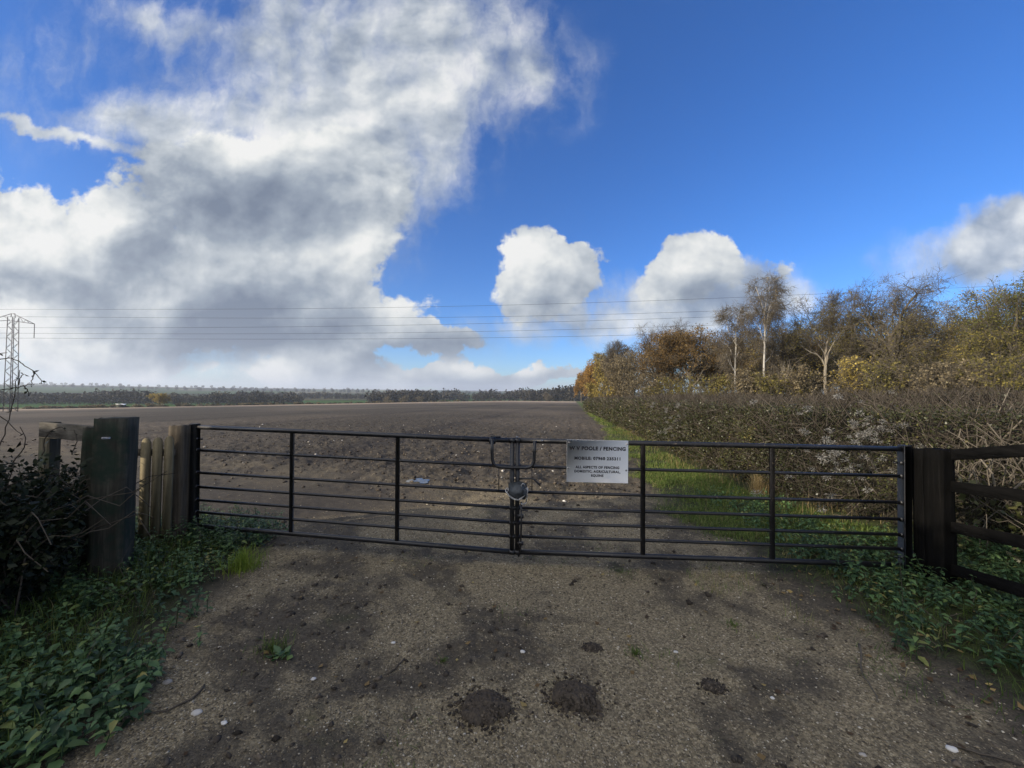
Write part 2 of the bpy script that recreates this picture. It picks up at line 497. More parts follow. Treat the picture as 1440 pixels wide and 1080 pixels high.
# only in front of the camera are clouds laid out; unseen directions get bright broken cloud, added as neutral fill
back = g.mr(dy, .02, .22)
nb = g.mr(g.noise(dirv, 2.2, 4, .6), .34, .56)
alpha = g.m('ADD', g.m('MULTIPLY', alpha, back), g.m('MULTIPLY', g.m('MULTIPLY', nb, g.mr(g.vm('DOT_PRODUCT', dirv, tuple(tosun)), -.5, .35, .44, .95)), g.m('SUBTRACT', 1, back)))
# glow added to unseen cloud round the sun, soft fill from behind left
cs = g.vm('DOT_PRODUCT', dirv, tuple(tosun))
glow = g.m('ADD', 1, g.m('MULTIPLY', g.mr(cs, .35, 1.0), 2.0))
ccol = g.mix(g.m('SUBTRACT', 1, back), ccol, g.vm('SCALE', (.78 / SKY_S, .77 / SKY_S, .76 / SKY_S), glow))
alpha = g.m('MULTIPLY', alpha, g.mr(dz, -.02, .0))
world.cycles.sampling_method = 'MANUAL'; world.cycles.sample_map_resolution = 512
nt.links.new(g.mix(alpha, skycol, ccol), bg.inputs['Color'])

# ------------------------------------------------------------------ ground sheets
def soil_material():
    m, g = new_mat('earth')
    P = g.pos()
    gr, gs, pl = g.attr('gravel'), g.attr('grass'), g.attr('plough')
    lum = g.noise(P, 1.3, 6, .62)
    fine = g.noise(P, 40, 6, .7)
    fine2 = g.noise(P, 9, 5, .6)
    # gravel: crushed stone chips
    vo = g.n('ShaderNodeTexVoronoi', feature='F1'); g.put(vo.inputs['Vector'], P); vo.inputs['Scale'].default_value = 105
    vs_ = g.n('ShaderNodeSeparateColor'); g.nt.links.new(vo.outputs['Color'], vs_.inputs[0])
    chip = g.ramp(vs_.outputs[0], [(0, (.035, .030, .023)), (.25, (.10, .083, .060)), (.6, (.20, .165, .112)), (.86, (.32, .265, .18)), (.97, (.44, .38, .28))])
    grit = g.ramp(fine, [(.3, (.05, .042, .032)), (.55, (.155, .128, .088)), (.75, (.29, .24, .165))])
    gravel = g.mix(1.0, g.mix(.55, chip, grit), (1.17, 1.15, 1.03), 'MULTIPLY')
    mudc = g.ramp(g.m('ADD', g.m('MULTIPLY', fine, .6), g.m('MULTIPLY', fine2, .4)), [(.3, (.017, .0145, .012)), (.5, (.045, .038, .030)), (.72, (.10, .083, .063))])
    mudm = g.m('MULTIPLY', g.attr('mud'), g.mr(fine2, .30, .52, .45, 1))
    moss = g.mr(g.m('ADD', g.m('MULTIPLY', lum, .7), g.m('MULTIPLY', fine2, .3)), .56, .66)
    # two paler wheel tracks run through the mud of the gateway
    sx = g.n('ShaderNodeSeparateXYZ'); g.nt.links.new(P, sx.inputs[0])
    c1 = g.mix(g.m('MULTIPLY', mudm, .85), gravel, mudc)
    c1 = g.mix(g.m('MULTIPLY', moss, .5), c1, g.ramp(fine, [(.35, (.03, .032, .014)), (.65, (.085, .088, .036))]))
    plc = g.ramp(g.m('ADD', g.m('MULTIPLY', fine, .5), g.m('MULTIPLY', fine2, .5)), [(.28, (.012, .0100, .0074)), (.48, (.041, .0345, .0262)), (.66, (.098, .083, .064)), (.8, (.17, .146, .113))])
    # drilled rows and tramlines following the hedge
    q = g.m('SUBTRACT', sx.outputs[0], g.m('MULTIPLY', sx.outputs[1], .163))
    qw = g.m('ADD', q, g.m('MULTIPLY', g.noise(P, .05, 2), 1.2))
    row = g.m('SINE', g.m('MULTIPLY', qw, 2 * PI / 3.0))
    tram = g.mr(g.m('ABSOLUTE', g.m('SUBTRACT', g.m('MODULO', g.m('ADD', qw, 600), 12.0), 6.0)), .4, .95, 1, 0)
    big = g.noise(P, .035, 4, .55)
    plc = g.mix(g.m('MULTIPLY', g.mr(row, -.2, 1), .14), plc, (.03, .024, .019))
    plc = g.mix(g.m('MULTIPLY', tram, .75), plc, (.026, .022, .019))
    plc = g.mix(g.m('MULTIPLY', g.mr(big, .42, .62), .45), plc, (.13, .104, .078))
    stone = g.n('ShaderNodeTexVoronoi', feature='F1'); g.put(stone.inputs['Vector'], P); stone.inputs['Scale'].default_value = 13
    st = g.m('MULTIPLY', g.mr(stone.outputs['Distance'], .10, .16, 1, 0), g.mr(g.noise(P, 2.0, 2), .5, .6))
    sunlit_band = g.mr(g.m('ADD', g.vm('LENGTH', P), g.m('MULTIPLY', g.m('SUBTRACT', g.noise(P, .012, 3), .5), 260)), 110, 290)  # pale sunlit band painted into the far soil colour, growing with distance
    plc = g.mix(g.m('MULTIPLY', sunlit_band, .8), plc, (.31, .235, .165))
    plc = g.mix(g.m('MULTIPLY', st, .8), plc, (.30, .27, .23))
    gsc = g.ramp(fine2, [(.3, (.018, .017, .009)), (.55, (.035, .042, .014)), (.75, (.06, .085, .022))])
    far = g.ramp(g.noise(P, .6, 5, .6), [(.35, (.04, .062, .014)), (.6, (.075, .105, .026))])
    dist = g.vm('LENGTH', P)
    gsc = g.mix(g.mr(dist, 14, 30), gsc, far)
    col = g.mix(pl, c1, plc)
    col = g.mix(g.m('SUBTRACT', g.m('SUBTRACT', 1, gr), pl, clamp=True), col, mudc)
    col = g.mix(gs, col, gsc)
    hgt = g.m('ADD', g.m('MULTIPLY', fine, .6), g.m('MULTIPLY', g.m('SUBTRACT', 1, vo.outputs['Distance']), .4))
    b = principled(g, col, .92, g.bump(hgt, .9, .012), spec=.2)
    return m
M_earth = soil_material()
def land_material():
    m, g = new_mat('farmland')
    P = g.pos()
    vo = g.n('ShaderNodeTexVoronoi', feature='F1'); vo.inputs['Scale'].default_value = .0032
    wv = g.vm('ADD', P, g.vm('SCALE', g.noise(P, .004, 3, .5, out=1), 90))
    g.put(vo.inputs['Vector'], g.vm('MULTIPLY', wv, (1, .55, 0)))
    s = g.n('ShaderNodeSeparateColor'); g.nt.links.new(vo.outputs['Color'], s.inputs[0])
    base = g.ramp(s.outputs[0], [(0, (.030, .046, .022)), (.3, (.040, .066, .027)), (.5, (.07, .066, .04)), (.62, (.10, .092, .058)), (.75, (.04, .068, .028)), (.92, (.15, .17, .07))], 'CONSTANT')
    sx = g.n('ShaderNodeSeparateXYZ'); g.nt.links.new(P, sx.inputs[0])
    # rough tan grass just past the field, green pasture beyond it
    rough = g.ramp(g.noise(P, .15, 5, .65), [(.35, (.10, .09, .05)), (.6, (.22, .19, .115))])
    dist = g.vm('LENGTH', P)
    n = g.m('MULTIPLY', g.m('SUBTRACT', g.noise(P, .02, 3), .5), 60)
    base = g.mix(g.mr(g.m('ADD', dist, n), 640, 720, 1, 0), base, (.045, .085, .030))
    col = g.mix(g.attr('rough'), base, rough)
    wood = g.mr(g.noise(g.vm('MULTIPLY', P, (1, .5, 0)), .0016, 5, .6), .53, .56)
    col = g.mix(g.m('MULTIPLY', wood, g.mr(dist, 1000, 1300)), col, (.028, .03, .024))
    principled(g, col, 1.0, g.bump(g.noise(P, .4, 4), .4, .3), spec=0)
    return m
M_land = land_material()

def polar_ground():
    ang = np.concatenate([np.arange(-66, 66.01, 0.22), np.arange(72, 294 - 0.1, 6.0)])
    rad = [0.35]
    while rad[-1] < 55: rad.append(rad[-1] * 1.0105 if rad[-1] > 1.2 else rad[-1] * 1.03)
    while rad[-1] < 480: rad.append(rad[-1] * 1.018)
    while rad[-1] < 9000: rad.append(rad[-1] * 1.045)
    rad = np.array(rad)
    A, RR = np.meshgrid(np.radians(ang), rad)
    jit = (rng.random(RR.shape) - .5) * RR * .004
    X, Y = np.sin(A) * (RR + jit), np.cos(A) * (RR + jit)
    Z = ground_z(X, Y)
    gr, gs, pl = zones(X, Y)
    na, nr = len(ang), len(rad)
    V = np.stack([X, Y, Z], -1).reshape(-1, 3)
    # centre fan
    i = np.arange(nr - 1)[:, None] * na; j = np.arange(na)[None]
    f = np.stack([i + j, i + (j + 1) % na, i + na + (j + 1) % na, i + na + j], -1).reshape(-1, 4)
    f = f[:, ::-1]
    cx = X.ravel()[f].mean(1); cy = Y.ravel()[f].mean(1); cr = np.hypot(cx, cy)
    infield = (cy > 0.5) & (cy < field_end(cx, cy)) & (cx < edge_x(cy) + 1.2)
    g_, s_, p_ = zones(cx, cy)
    isplough = infield & (p_ >= .5) & (cx > -1.9 * cy) & (cy > 4.6)
    isverge = (cy > 4.3) & (cy < 420) & (s_ >= .5) & (cx < hedge_front(cy) + 1.5) & ~isplough
    far = (cr > 30) & ~isplough & ~isverge & (~(cx > hedge_front(cy)) | (cy > 330) | (cy < -30))
    hills = far & (cr > 1100)
    meadow = far & ~hills
    track = ~isplough & ~isverge & ~far & (g_ >= .5)
    rest = ~(isplough | isverge | far | track)
    def make(name, mask, mat):
        ff = f[mask]
        used, inv = np.unique(ff, return_inverse=True)
        mb = MB(); mb.add(V[used], inv.reshape(-1, 4))
        o = mb.build(name, mat, smooth=True)
        for nm, arr in (('gravel', gr), ('grass', gs), ('plough', pl), ('mud', mud_mask(X, Y))):
            a = o.data.attributes.new(nm, 'FLOAT', 'POINT'); a.data.foreach_set('value', arr.ravel()[used].astype(np.float32))
        u = X / np.maximum(Y, 1)
        fe = field_end(X, Y)
        wd = np.where(u < -.55, 95., 24.); rg = np.where(Y > 1, 1 - sst(wd, wd * 1.35, Y - fe + 40 * (fbm(X / 40, Y / 40, 5, 3) - .5)), 1.0)
        a = o.data.attributes.new('rough', 'FLOAT', 'POINT'); a.data.foreach_set('value', rg.ravel()[used].astype(np.float32))
        return tag(o, kind='structure')
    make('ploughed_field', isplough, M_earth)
    make('grass_verge', isverge, M_earth)
    make('gravel_track', track, M_earth)
    make('ground', rest, M_earth)
    make('meadow', meadow, M_land)
    make('hills', hills, M_land)
polar_ground()

# ------------------------------------------------------------------ loose stones of the track
def stone_scatter(name, n, rmin, rmax, test, s0, s1, mat, flat=.55, dirt=False):
    r = np.exp(rng.uniform(math.log(rmin), math.log(rmax), n)); a = np.radians(rng.uniform(-62, 62, n))
    x, y = np.sin(a) * r, np.cos(a) * r
    keep = test(x, y) > rng.random(n)
    x, y, r = x[keep], y[keep], r[keep]
    N = len(x)
    size = (s0 + (s1 - s0) * rng.random(N) ** 3) * np.clip(r / 2.2, .8, 3.0) ** .55
    z = ground_z(x, y) + size * .08
    cube = np.array([[1, 0, 0], [-1, 0, 0], [0, 1, 0], [0, -1, 0], [0, 0, 1], [0, 0, -1],
                     [.7, .7, .35], [-.7, .7, -.3], [.7, -.7, -.35], [-.7, -.7, .35]], float)
    oc = np.array([[0, 6, 4], [6, 2, 4], [2, 7, 4], [7, 1, 4], [1, 9, 4], [9, 3, 4], [3, 8, 4], [8, 0, 4],
                   [6, 0, 5], [2, 6, 5], [7, 2, 5], [1, 7, 5], [9, 1, 5], [3, 9, 5], [8, 3, 5], [0, 8, 5]])
    v = cube[None] * (1 + rng.uniform(-.35, .35, (N, 10, 1)))
    v = v * np.stack([rng.uniform(.7, 1.35, N), rng.uniform(.6, 1.1, N), rng.uniform(flat * .7, flat * 1.3, N)], -1)[:, None]
    th = rng.uniform(0, 2 * PI, N); c, s = np.cos(th)[:, None], np.sin(th)[:, None]
    vx = v[..., 0] * c - v[..., 1] * s; vy = v[..., 0] * s + v[..., 1] * c
    v = np.stack([vx, vy, v[..., 2]], -1) * size[:, None, None] * .5
    v += np.stack([x, y, z], -1)[:, None]
    mb = MB(); mb.add(v.reshape(-1, 3), ((np.arange(N) * 10)[:, None, None] + oc[None]).reshape(-1, 3), np.repeat(rng.random(N), 10))
    return mb.build(name, mat)
def tint_mat(name, stops, rough=.85, spec=.2):
    m, g = new_mat(name)
    n = g.noise(g.obj(), 60, 3)
    principled(g, g.ramp(g.m('ADD', g.attr('tint'), g.m('MULTIPLY', g.m('SUBTRACT', n, .5), .25), clamp=True), stops), rough, g.bump(n, .3, .004), spec=spec)
    return m
M_stone = tint_mat('flint_stone', [(0, (.05, .042, .031)), (.3, (.13, .106, .073)), (.65, (.24, .196, .132)), (.90, (.34, .285, .195)), (.985, (.48, .43, .34))])
M_clod = tint_mat('soil_clod', [(0, (.022, .018, .014)), (.6, (.062, .050, .038)), (1, (.13, .105, .078))])
lum = mud_mask
tag(stone_scatter('gravel', 170000, 1.3, 11, lambda x, y: zones(x, y)[0] * (1 - .75 * lum(x, y)) * (1 - .8 * zones(x, y)[2]) + .04, .004, .0145, M_stone), 'loose flint gravel scattered over the gateway track', 'gravel', kind='stuff')
tag(stone_scatter('soil_clods', 42000, 1.4, 26, lambda x, y: np.clip(zones(x, y)[0] * lum(x, y) * .16 + zones(x, y)[2] * .9, 0, 1), .008, .042, M_clod, .7), 'dark crumbs of soil on the muddy ground and ploughed field', 'soil', kind='stuff')
M_pale = tint_mat('pale_stone', [(0, (.20, .18, .15)), (.5, (.34, .31, .27)), (1, (.55, .53, .49))])
tag(stone_scatter('pale_flints', 420, 4.5, 34, lambda x, y: zones(x, y)[2] * .8, .02, .055, M_pale), 'pale flint fragments lying scattered on the ploughed field', 'flints', kind='stuff')

# larger single stones, soil mounds, sticks and weeds on the track
def rock(px, py, w, label, tint, flat=.4):
    p = hit(px, py)
    n = 14; mb = MB(); vs = []; f = []
    seed = rng.random(3) * 50
    for i in range(7):
        ph = PI * i / 6
        for j in range(n):
            th = 2 * PI * j / n
            d = np.array([math.sin(ph) * math.cos(th), math.sin(ph) * math.sin(th), math.cos(ph)])
            rr = .5 * w * (.75 + .5 * float(vnoise(np.array([d[0] * 1.7 + seed[0] + d[2]]), np.array([d[1] * 1.7 + seed[1]]), 3)[0]))
            vs.append(d * rr * np.array([1, .75, flat]))
    for i in range(6):
        for j in range(n): f.append([i * n + j, i * n + (j + 1) % n, (i + 1) * n + (j + 1) % n, (i + 1) * n + j][::-1])
    mb.add(np.array(vs) + np.array([p.x, p.y, p.z + w * flat * .18]), f, tint)
    tag(mb.build('stone', M_pale, origin=(p.x, p.y, p.z)), label, 'stone', 'larger stones lying on the track')
for a in [(276, 1003, .05, 'flat pale oval stone on mud by the left nettles', .7), (235, 960, .05, 'grey rounded stone at the edge of the left nettles', .3),
          (315, 1017, .032, 'small white stone chip in the muddy lower left of track', 1.), (950, 917, .03, 'small pale stone on gravel between two weed tufts', .8),
          (735, 917, .035, 'flat whitish flake of stone in the middle of the track', .9), (1338, 1054, .05, 'long white stone sliver at lower right of track', 1.),
          (553, 904, .03, 'white stone beside the small stick on mud', .95), (1086, 982, .028, 'white pebble on gravel left of the forked twig', .95),
          (441, 955, .03, 'pale broken pebble left of the dark stick', .85), (1213, 1062, .03, 'grey pebble at bottom right near the white sliver', .5)]:
    rock(*a)
def mound(px, py, w, h, label):
    p = hit(px, py)
    n = 64; u = np.linspace(-1, 1, n); U, V = np.meshgrid(u, u)
    rr = np.hypot(U, V) * (1 + .95 * (fbm(U * 2.0 + px, V * 2.0 + py, 71, 4) - .45))
    x = p.x + U * w * .62; y = p.y + V * w * .5
    hh = h * np.clip(1 - rr ** 2, 0, 1) ** .7 * (.75 + .5 * fbm(U * 6 + px, V * 6, 75, 3)) + np.where(rr < 1.02, .016 * (fbm(U * 16, V * 16 + px, 72, 3) - .4), 0)
    z = ground_z(x, y) + hh + np.where(rr >= 1, -.03, .002)
    i = np.arange(n - 1)[:, None] * n; j = np.arange(n - 1)[None]
    f = np.stack([i + j, i + j + 1, i + n + j + 1, i + n + j], -1).reshape(-1, 4)
    fc = rr.ravel()[f].min(1) < 1.06
    mb = MB(); mb.add(np.stack([x, y, z], -1).reshape(-1, 3), f[fc], .25 + .5 * rng.random(n * n))
    k = 520; a = rng.uniform(0, 2 * PI, k); q = np.sqrt(rng.random(k)) * (.9 + 1.3 * rng.random(k) ** 2.5)
    sx, sy = p.x + np.cos(a) * q * w * .58, p.y + np.sin(a) * q * w * .47
    sz = ground_z(sx, sy) + h * .9 * np.clip(1 - q ** 2, 0, 1) ** .7 + .003
    s = rng.uniform(.003, .012, k)
    for X, Y, Z, S in zip(sx, sy, sz, s):
        mb.box((X, Y, Z), (S * 1.3, S, S * .9), np.array(Matrix.Rotation(random.random() * 6, 3, Vector((random.random(), random.random(), 1)).normalized())), random.random() * (.8 if random.random() < .9 else 1.3))
    tag(mb.build('soil_mound', M_clod, origin=(p.x, p.y, p.z)), label, 'soil mound', 'dark soil mounds on the track')
mound(682, 998, .21, .05, 'dark crumbly soil mound nearest the camera, its right edge broken down')
mound(808, 982, .20, .055, 'rounder dark soil mound on gravel, farther from camera of two')
mound(1002, 966, .07, .012, 'small scraped heap of dark soil right of the two mounds')
mound(832, 912, .06, .02, 'little dark clod of earth on the gravel behind the mounds')

# puddle in the gateway
M_water, g = new_mat('puddle_water')
b = principled(g, (.02, .02, .02), .03, spec=.6)
p = hit(588, 677)
pu = MB(); n = 40; vs = [(p.x, p.y, 0)]
zz = float(np.mean(ground_z(p.x + np.linspace(-.2, .2, 9), np.full(9, p.y)))) + .014
for k in range(n):
    a = 2 * PI * k / n; q = .75 + .5 * float(vnoise(np.array([math.cos(a) * 2 + 7]), np.array([math.sin(a) * 2 + 3]), 9)[0])
    vs.append((p.x + math.cos(a) * .185 * q, p.y + math.sin(a) * .22 * q, 0))
vs = np.array(vs); vs[:, 2] = zz
pu.add(vs, [[0, 1 + k, 1 + (k + 1) % n] for k in range(n)])
tag(pu.build('puddle', M_water), kind='structure')

# ------------------------------------------------------------------ gates, posts, fences, sign
m, g = new_mat('black_gate_paint'); M_gate = m
n = g.noise(g.obj(), 14, 5, .6)
principled(g, g.mix(g.mr(g.noise(g.obj(), 34, 5, .7), .60, .70), g.ramp(n, [(.3, (.004, .004, .005)), (.7, (.010, .010, .012))]), (.075, .062, .048)), g.m('ADD', .28, g.m('MULTIPLY', n, .3)), g.bump(n, .12, .003), spec=.5)
m, g = new_mat('worn_steel'); M_steel = m
n = g.noise(g.obj(), 40, 4)
principled(g, g.ramp(n, [(.3, (.18, .17, .16)), (.6, (.42, .42, .42))]), .45, g.bump(n, .2, .002), metallic=.7)
m, g = new_mat('grey_rubber_flap'); M_rub = m
n = g.noise(g.obj(), 25, 5)
principled(g, g.ramp(n, [(.3, (.020, .024, .028)), (.7, (.062, .070, .078))]), .55, g.bump(n, .4, .004), spec=.4)
def wood_mat(name, stops, gscale=(28, 28, 1.6), rough=.85, spec=.15, moss=None):
    m, g = new_mat(name)
    o = g.obj()
    gn = g.noise(g.vm('MULTIPLY', o, gscale), 1.0, 6, .65, .3)
    bl = g.noise(o, 5, 4)
    c = g.ramp(g.m('ADD', g.m('MULTIPLY', gn, .75), g.m('MULTIPLY', bl, .3)), stops)
    if moss: c = g.mix(g.mr(g.noise(o, 4.2, 5, .65), .44, .62), c, moss)
    principled(g, c, rough, g.bump(gn, .7, .008), spec=spec)
    return m
M_post = wood_mat('weathered_post', [(.3, (.014, .0135, .011)), (.5, (.038, .036, .028)), (.72, (.085, .079, .062))], moss=(.022, .034, .024))
M_board = wood_mat('weathered_board', [(.3, (.05, .045, .036)), (.55, (.12, .108, .088)), (.75, (.20, .185, .155))], gscale=(1.6, 28, 28))
M_gpost = wood_mat('brown_gatepost', [(.3, (.028, .023, .017)), (.55, (.085, .070, .052)), (.75, (.14, .118, .09))])
M_picket = wood_mat('new_picket_wood', [(.3, (.085, .070, .042)), (.55, (.165, .14, .087)), (.78, (.235, .20, .127))])
M_blackw = wood_mat('black_stained_wood', [(.3, (.002, .002, .002)), (.55, (.0038, .0037, .0036)), (.8, (.009, .0085, .008))], rough=.85, spec=.04)
M_blackr = wood_mat('black_stained_rail', [(.3, (.002, .002, .002)), (.55, (.0045, .0043, .0041)), (.8, (.011, .0105, .010))], gscale=(14, 2.0, 24), rough=.85, spec=.04)

FR = [0, .234, .462, .606, .738, .861, 1.0]
def gate(label, A0, A1, B0, B1, hinge_end):
    """A: ends of the top rail, B: ends of the bottom rail"""
    A0, A1, B0, B1 = map(Vector, (A0, A1, B0, B1))
    root = thing('field_gate', label, 'gate', (B0 + B1) / 2, 'pair of black tubular field gates')
    rootp = root
    hinge_t, meet_t = (0, 1) if hinge_end == 0 else (1, 0)
    P = lambda t, s: (A0.lerp(A1, t)).lerp(B0.lerp(B1, t), s)
    ax = (A1 - A0).normalized()
    L = (A1 - A0).length
    out = Vector((0, 0, 1)).cross(ax).normalized() * -1      # towards the camera
    if out.y > 0: out = -out
    for k, s in enumerate(FR):
        mb = MB(); r = .0235 if k in (0, 6) else .0145
        mb.tube([P(0, s), P(.33, s), P(.66, s), P(1, s)], r, 12, cap=True)
        mb.build('rail', M_gate, root, smooth=True)
    for t in (1 / 3, 2 / 3):
        mb = MB()
        a, b = P(t, -.005), P(t, 1.005)
        mb.bar(a + out * .004, b + out * .004, .042, .022, bevel=.003, up=ax.cross(Vector((0, 0, 1))))
        mb.build('upright', M_gate, root)
    # hinge stile of square tube with cap and weld beads, meeting stile of round tube
    mb = MB(); mb.bar(P(hinge_t, -.035), P(hinge_t, 1.03), .074, .074, bevel=.006, up=ax)
    for s in FR[1:6]:
        q = P(hinge_t, s); w = P(abs(hinge_t - .013), s)
        mb.tube([q, w], .021, 10)
    st = mb.build('hinge_stile', M_gate, root)
    mb = MB(); mb.tube([P(meet_t, -.018), P(meet_t, .5), P(meet_t, 1.02)], .0215, 12)
    for s in FR: mb.tube([P(meet_t, s) - ax * .026, P(meet_t, s) + ax * .026], .021 if s not in (0, 1) else .027, 12)
    mb.build('meeting_stile', M_gate, root, smooth=True)
    sg = -1 if hinge_end == 0 else 1
    for s in (.12, .93):
        mb = MB(); q = P(hinge_t, s)
        mb.tube([q, q + ax * sg * .11], .010, 8)
        mb.tube([q + ax * sg * .075 + Vector((0, 0, .05)), q + ax * sg * .075 - Vector((0, 0, .045))], .014, 8)
        mb.bar(q - ax * sg * .05 + out * .012, q + ax * sg * .05 + out * .012, .012, .03)
        mb.tube([q - ax * sg * .06, q - ax * sg * .095], .009, 6)
        mb.build('hinge', M_gate, root)
    return root, P, ax, out, L
GL, PL_, axl, outl, LL = gate('left leaf of the black tubular gate, hung on the brown post beside pale pickets', at(274, 600.5, 4.16), at(720.6, 619.5, 3.70), at(272, 739, 4.16), at(719.8, 776, 3.70), 0)
GR, PR_, axr, outr, LR = gate('right leaf of the black tubular gate carrying the white sign, hung on the black post', at(727.9, 619.5, 3.70), at(1272, 631.5, 3.54), at(727.2, 776, 3.70), at(1273, 795, 3.54), 1)
# throw-over loop joining the two leaves, with its thin guide rods
mb = MB()
def q(px, py, d=3.655): return at(px, py, d)
pts = [q(692, 618), q(692, 634), q(692.3, 646), q(694, 652), q(698, 655.6), q(704, 657), q(722, 657.6), q(740, 658), q(745, 657), q(749, 653.8), q(751, 648), q(751.5, 636), q(752, 620)]
mb.tube(pts, .0155, 10)
mb.tube([q(688, 619.5, 3.70), q(697, 620, 3.70)], .031, 12); mb.tube([q(690, 613.8, 3.68), q(704, 614.6, 3.68)], .008, 8)
mb.build('throw_over_loop', M_gate, GL, smooth=True)
for x, y0, y1, G_ in ((701.5, 657, 690, GL), (748, 657, 692, GR)):
    mb = MB(); mb.tube([q(x, y0, 3.68), q(x, y1, 3.70)], .0048, 6); mb.build('guide_rod', M_gate, G_)
mb = MB(); mb.tube([q(729, 673.5, 3.69), q(738, 673, 3.66), q(747, 672.8, 3.65), q(751, 674, 3.645), q(755, 678, 3.64), q(760, 683, 3.63)], .0085, 8)
mb.build('latch_handle', M_gate, GR, smooth=True)
mb = MB(); mb.tube([q(733, 706, 3.66), q(733, 740, 3.67), q(732, 768, 3.68), q(729.5, 783, 3.68)], .009, 8); mb.tube([q(732.5, 718, 3.66), q(737, 717.5, 3.645), q(742.5, 718.5, 3.635)], .0075, 8)
mb.bar(q(728, 726, 3.68), q(736, 726, 3.665), .02, .035); mb.bar(q(728, 764, 3.68), q(736, 764, 3.67), .02, .03)
mb.build('drop_bolt', M_gate, GR)
mb = MB()
for px_, py_, d_ in ((701, 614.7, 3.69), (727, 614.5, 3.69), (762, 619.5, 3.668)):
    c = at(px_, py_, d_); mb = MB(); mb.box(c, (.028, .012, .012), bevel=.003)
    mb.build('bare_weld', M_steel, GR)

# padlocked chain and its hanging rubber cover round the meeting stiles
lk = thing('padlock', 'dark grey padlock with rubber cover, chained round the meeting stiles of both gates', 'padlock', at(727, 690, 3.63))
mb = MB()
n = 15; W = np.linspace(-1, 1, n)
top = []
for i, sv in enumerate(np.linspace(0, 1, 10)):
    for w_ in W:
        px_ = 727.5 + w_ * (13.2 - 2.4 * (sv - .35) ** 2 * 2) + 1.0 * math.sin(sv * 3)
        py_ = 677.5 + sv * 24 + (2.6 * (1 - sv) * w_ * w_) + 1.3 * math.sin(w_ * 5 + sv * 4) * sv
        d_ = 3.615 + .075 * abs(w_) ** 2.4 + .012 * math.sin(sv * 7) - .015 * math.sin(sv * PI)
        top.append(at(px_, py_, d_))
top = np.array(top); bk = top + np.array([0, .008, 0])
i = np.arange(9)[:, None] * n; j = np.arange(n - 1)[None]
f = np.stack([i + j, i + j + 1, i + n + j + 1, i + n + j], -1).reshape(-1, 4)
mb.add(top, f); mb.add(bk, f[:, ::-1])
mb.build('cover', M_rub, lk, smooth=True)
mb = MB(); mb.box(at(738, 692, 3.60), (.042, .022, .05), np.array(Matrix.Rotation(.35, 3, 'Y')), bevel=.006)
mb.build('lock_body', M_rub, lk)
mb = MB(); c = at(735.5, 684.5, 3.60)
mb.tube([c + Vector((.018 * math.cos(a), 0, .028 * math.sin(a))) for a in np.linspace(-.1, PI + .1, 12)], .0045, 8); mb.build('shackle', M_steel, lk, smooth=True)
mb = MB()
cpts = [at(713.5, 687, 3.665), at(712.5, 692, 3.64), at(716, 697, 3.62), at(722, 701.5, 3.61), at(729, 703, 3.61), at(735, 699, 3.615), at(740, 694, 3.64), at(741, 687, 3.66)]
cpts += [at(741, 700, 3.64), at(740, 706, 3.64), at(737, 709, 3.63), at(733, 708.3, 3.63)]
for k in range(len(cpts) - 1):
    a, b = cpts[k], cpts[k + 1]; mid = (a + b) / 2; d = (b - a).normalized(); s = Vector((0, -1, 0)) if k % 2 else Vector((0, 0, 1)).cross(d)
    s = (s - d * s.dot(d)).normalized(); hl = (b - a).length * .62
    mb.tube([mid + d * hl * math.cos(t) + s * .0125 * math.sin(t) for t in np.linspace(0, 2 * PI, 13)[:-1]], .0046, 6, closed=True)
mb.build('chain', M_steel, lk, smooth=True)

# ---- sign
m, g = new_mat('white_sign_face'); M_sign = m
n = g.noise(g.obj(), 3, 5)
principled(g, g.ramp(n, [(.3, (.88, .89, .90)), (.7, (.92, .925, .93))]), .6, spec=.15)
m, g = new_mat('black_lettering'); M_ink = m
principled(g, (.008, .008, .012), .5)
s00, s10, s11, s01 = at(797, 677.5, 3.655), at(883.5, 679.5, 3.63), at(883, 620.2, 3.63), at(797, 618, 3.655)
sx_ = (s10 - s00); SW = sx_.length; sx_.normalize(); sz_ = (s01 - s00); SH = sz_.length
sn_ = sx_.cross(sz_).normalized(); sz_ = sn_.cross(sx_).normalized()
SM = Matrix((sx_, sz_, sn_)).transposed()
sc_ = (s00 + s10 + s11 + s01) / 4
sg = thing('sign', 'white rectangular fencing company sign with black capital lettering, screwed to the gate rails', 'sign', sc_)
mb = MB(); mb.box((0, 0, 0), (SW, SH, .004), bevel=.001)
bo = mb.build('board', M_sign, sg); bo.matrix_parent_inverse = Matrix.Identity(4)
bo.matrix_local = SM.to_4x4()
def line(txt, cx, cy, cap, width, bold):
    cu = bpy.data.curves.new('t', 'FONT'); cu.body = txt; cu.align_x = 'LEFT'; cu.size = 1; cu.space_character = 1.12; cu.offset = bold; cu.resolution_u = 4
    to = bpy.data.objects.new('t', cu); COL.objects.link(to); bpy.context.view_layer.update()
    me = bpy.data.meshes.new_from_object(to.evaluated_get(bpy.context.evaluated_depsgraph_get()))
    bpy.data.objects.remove(to)
    v = np.empty(len(me.vertices) * 3, np.float32); me.vertices.foreach_get('co', v); v = v.reshape(-1, 3)
    lo, hi = v.min(0), v.max(0)
    v[:, 0] = (v[:, 0] - (lo[0] + hi[0]) / 2) * width / (hi[0] - lo[0]) + cx
    v[:, 1] = v[:, 1] * cap / .729 + cy
    v[:, 2] = .0032
    me.vertices.foreach_set('co', v.ravel()); me.materials.append(M_ink); me.name = 'lettering'; me.update()
    o = bpy.data.objects.new('lettering', me); COL.objects.link(o); o.parent = sg; o.matrix_local = SM.to_4x4()
k = SH / 720.0; ky = lambda y: SH / 2 - (y - 215) * k
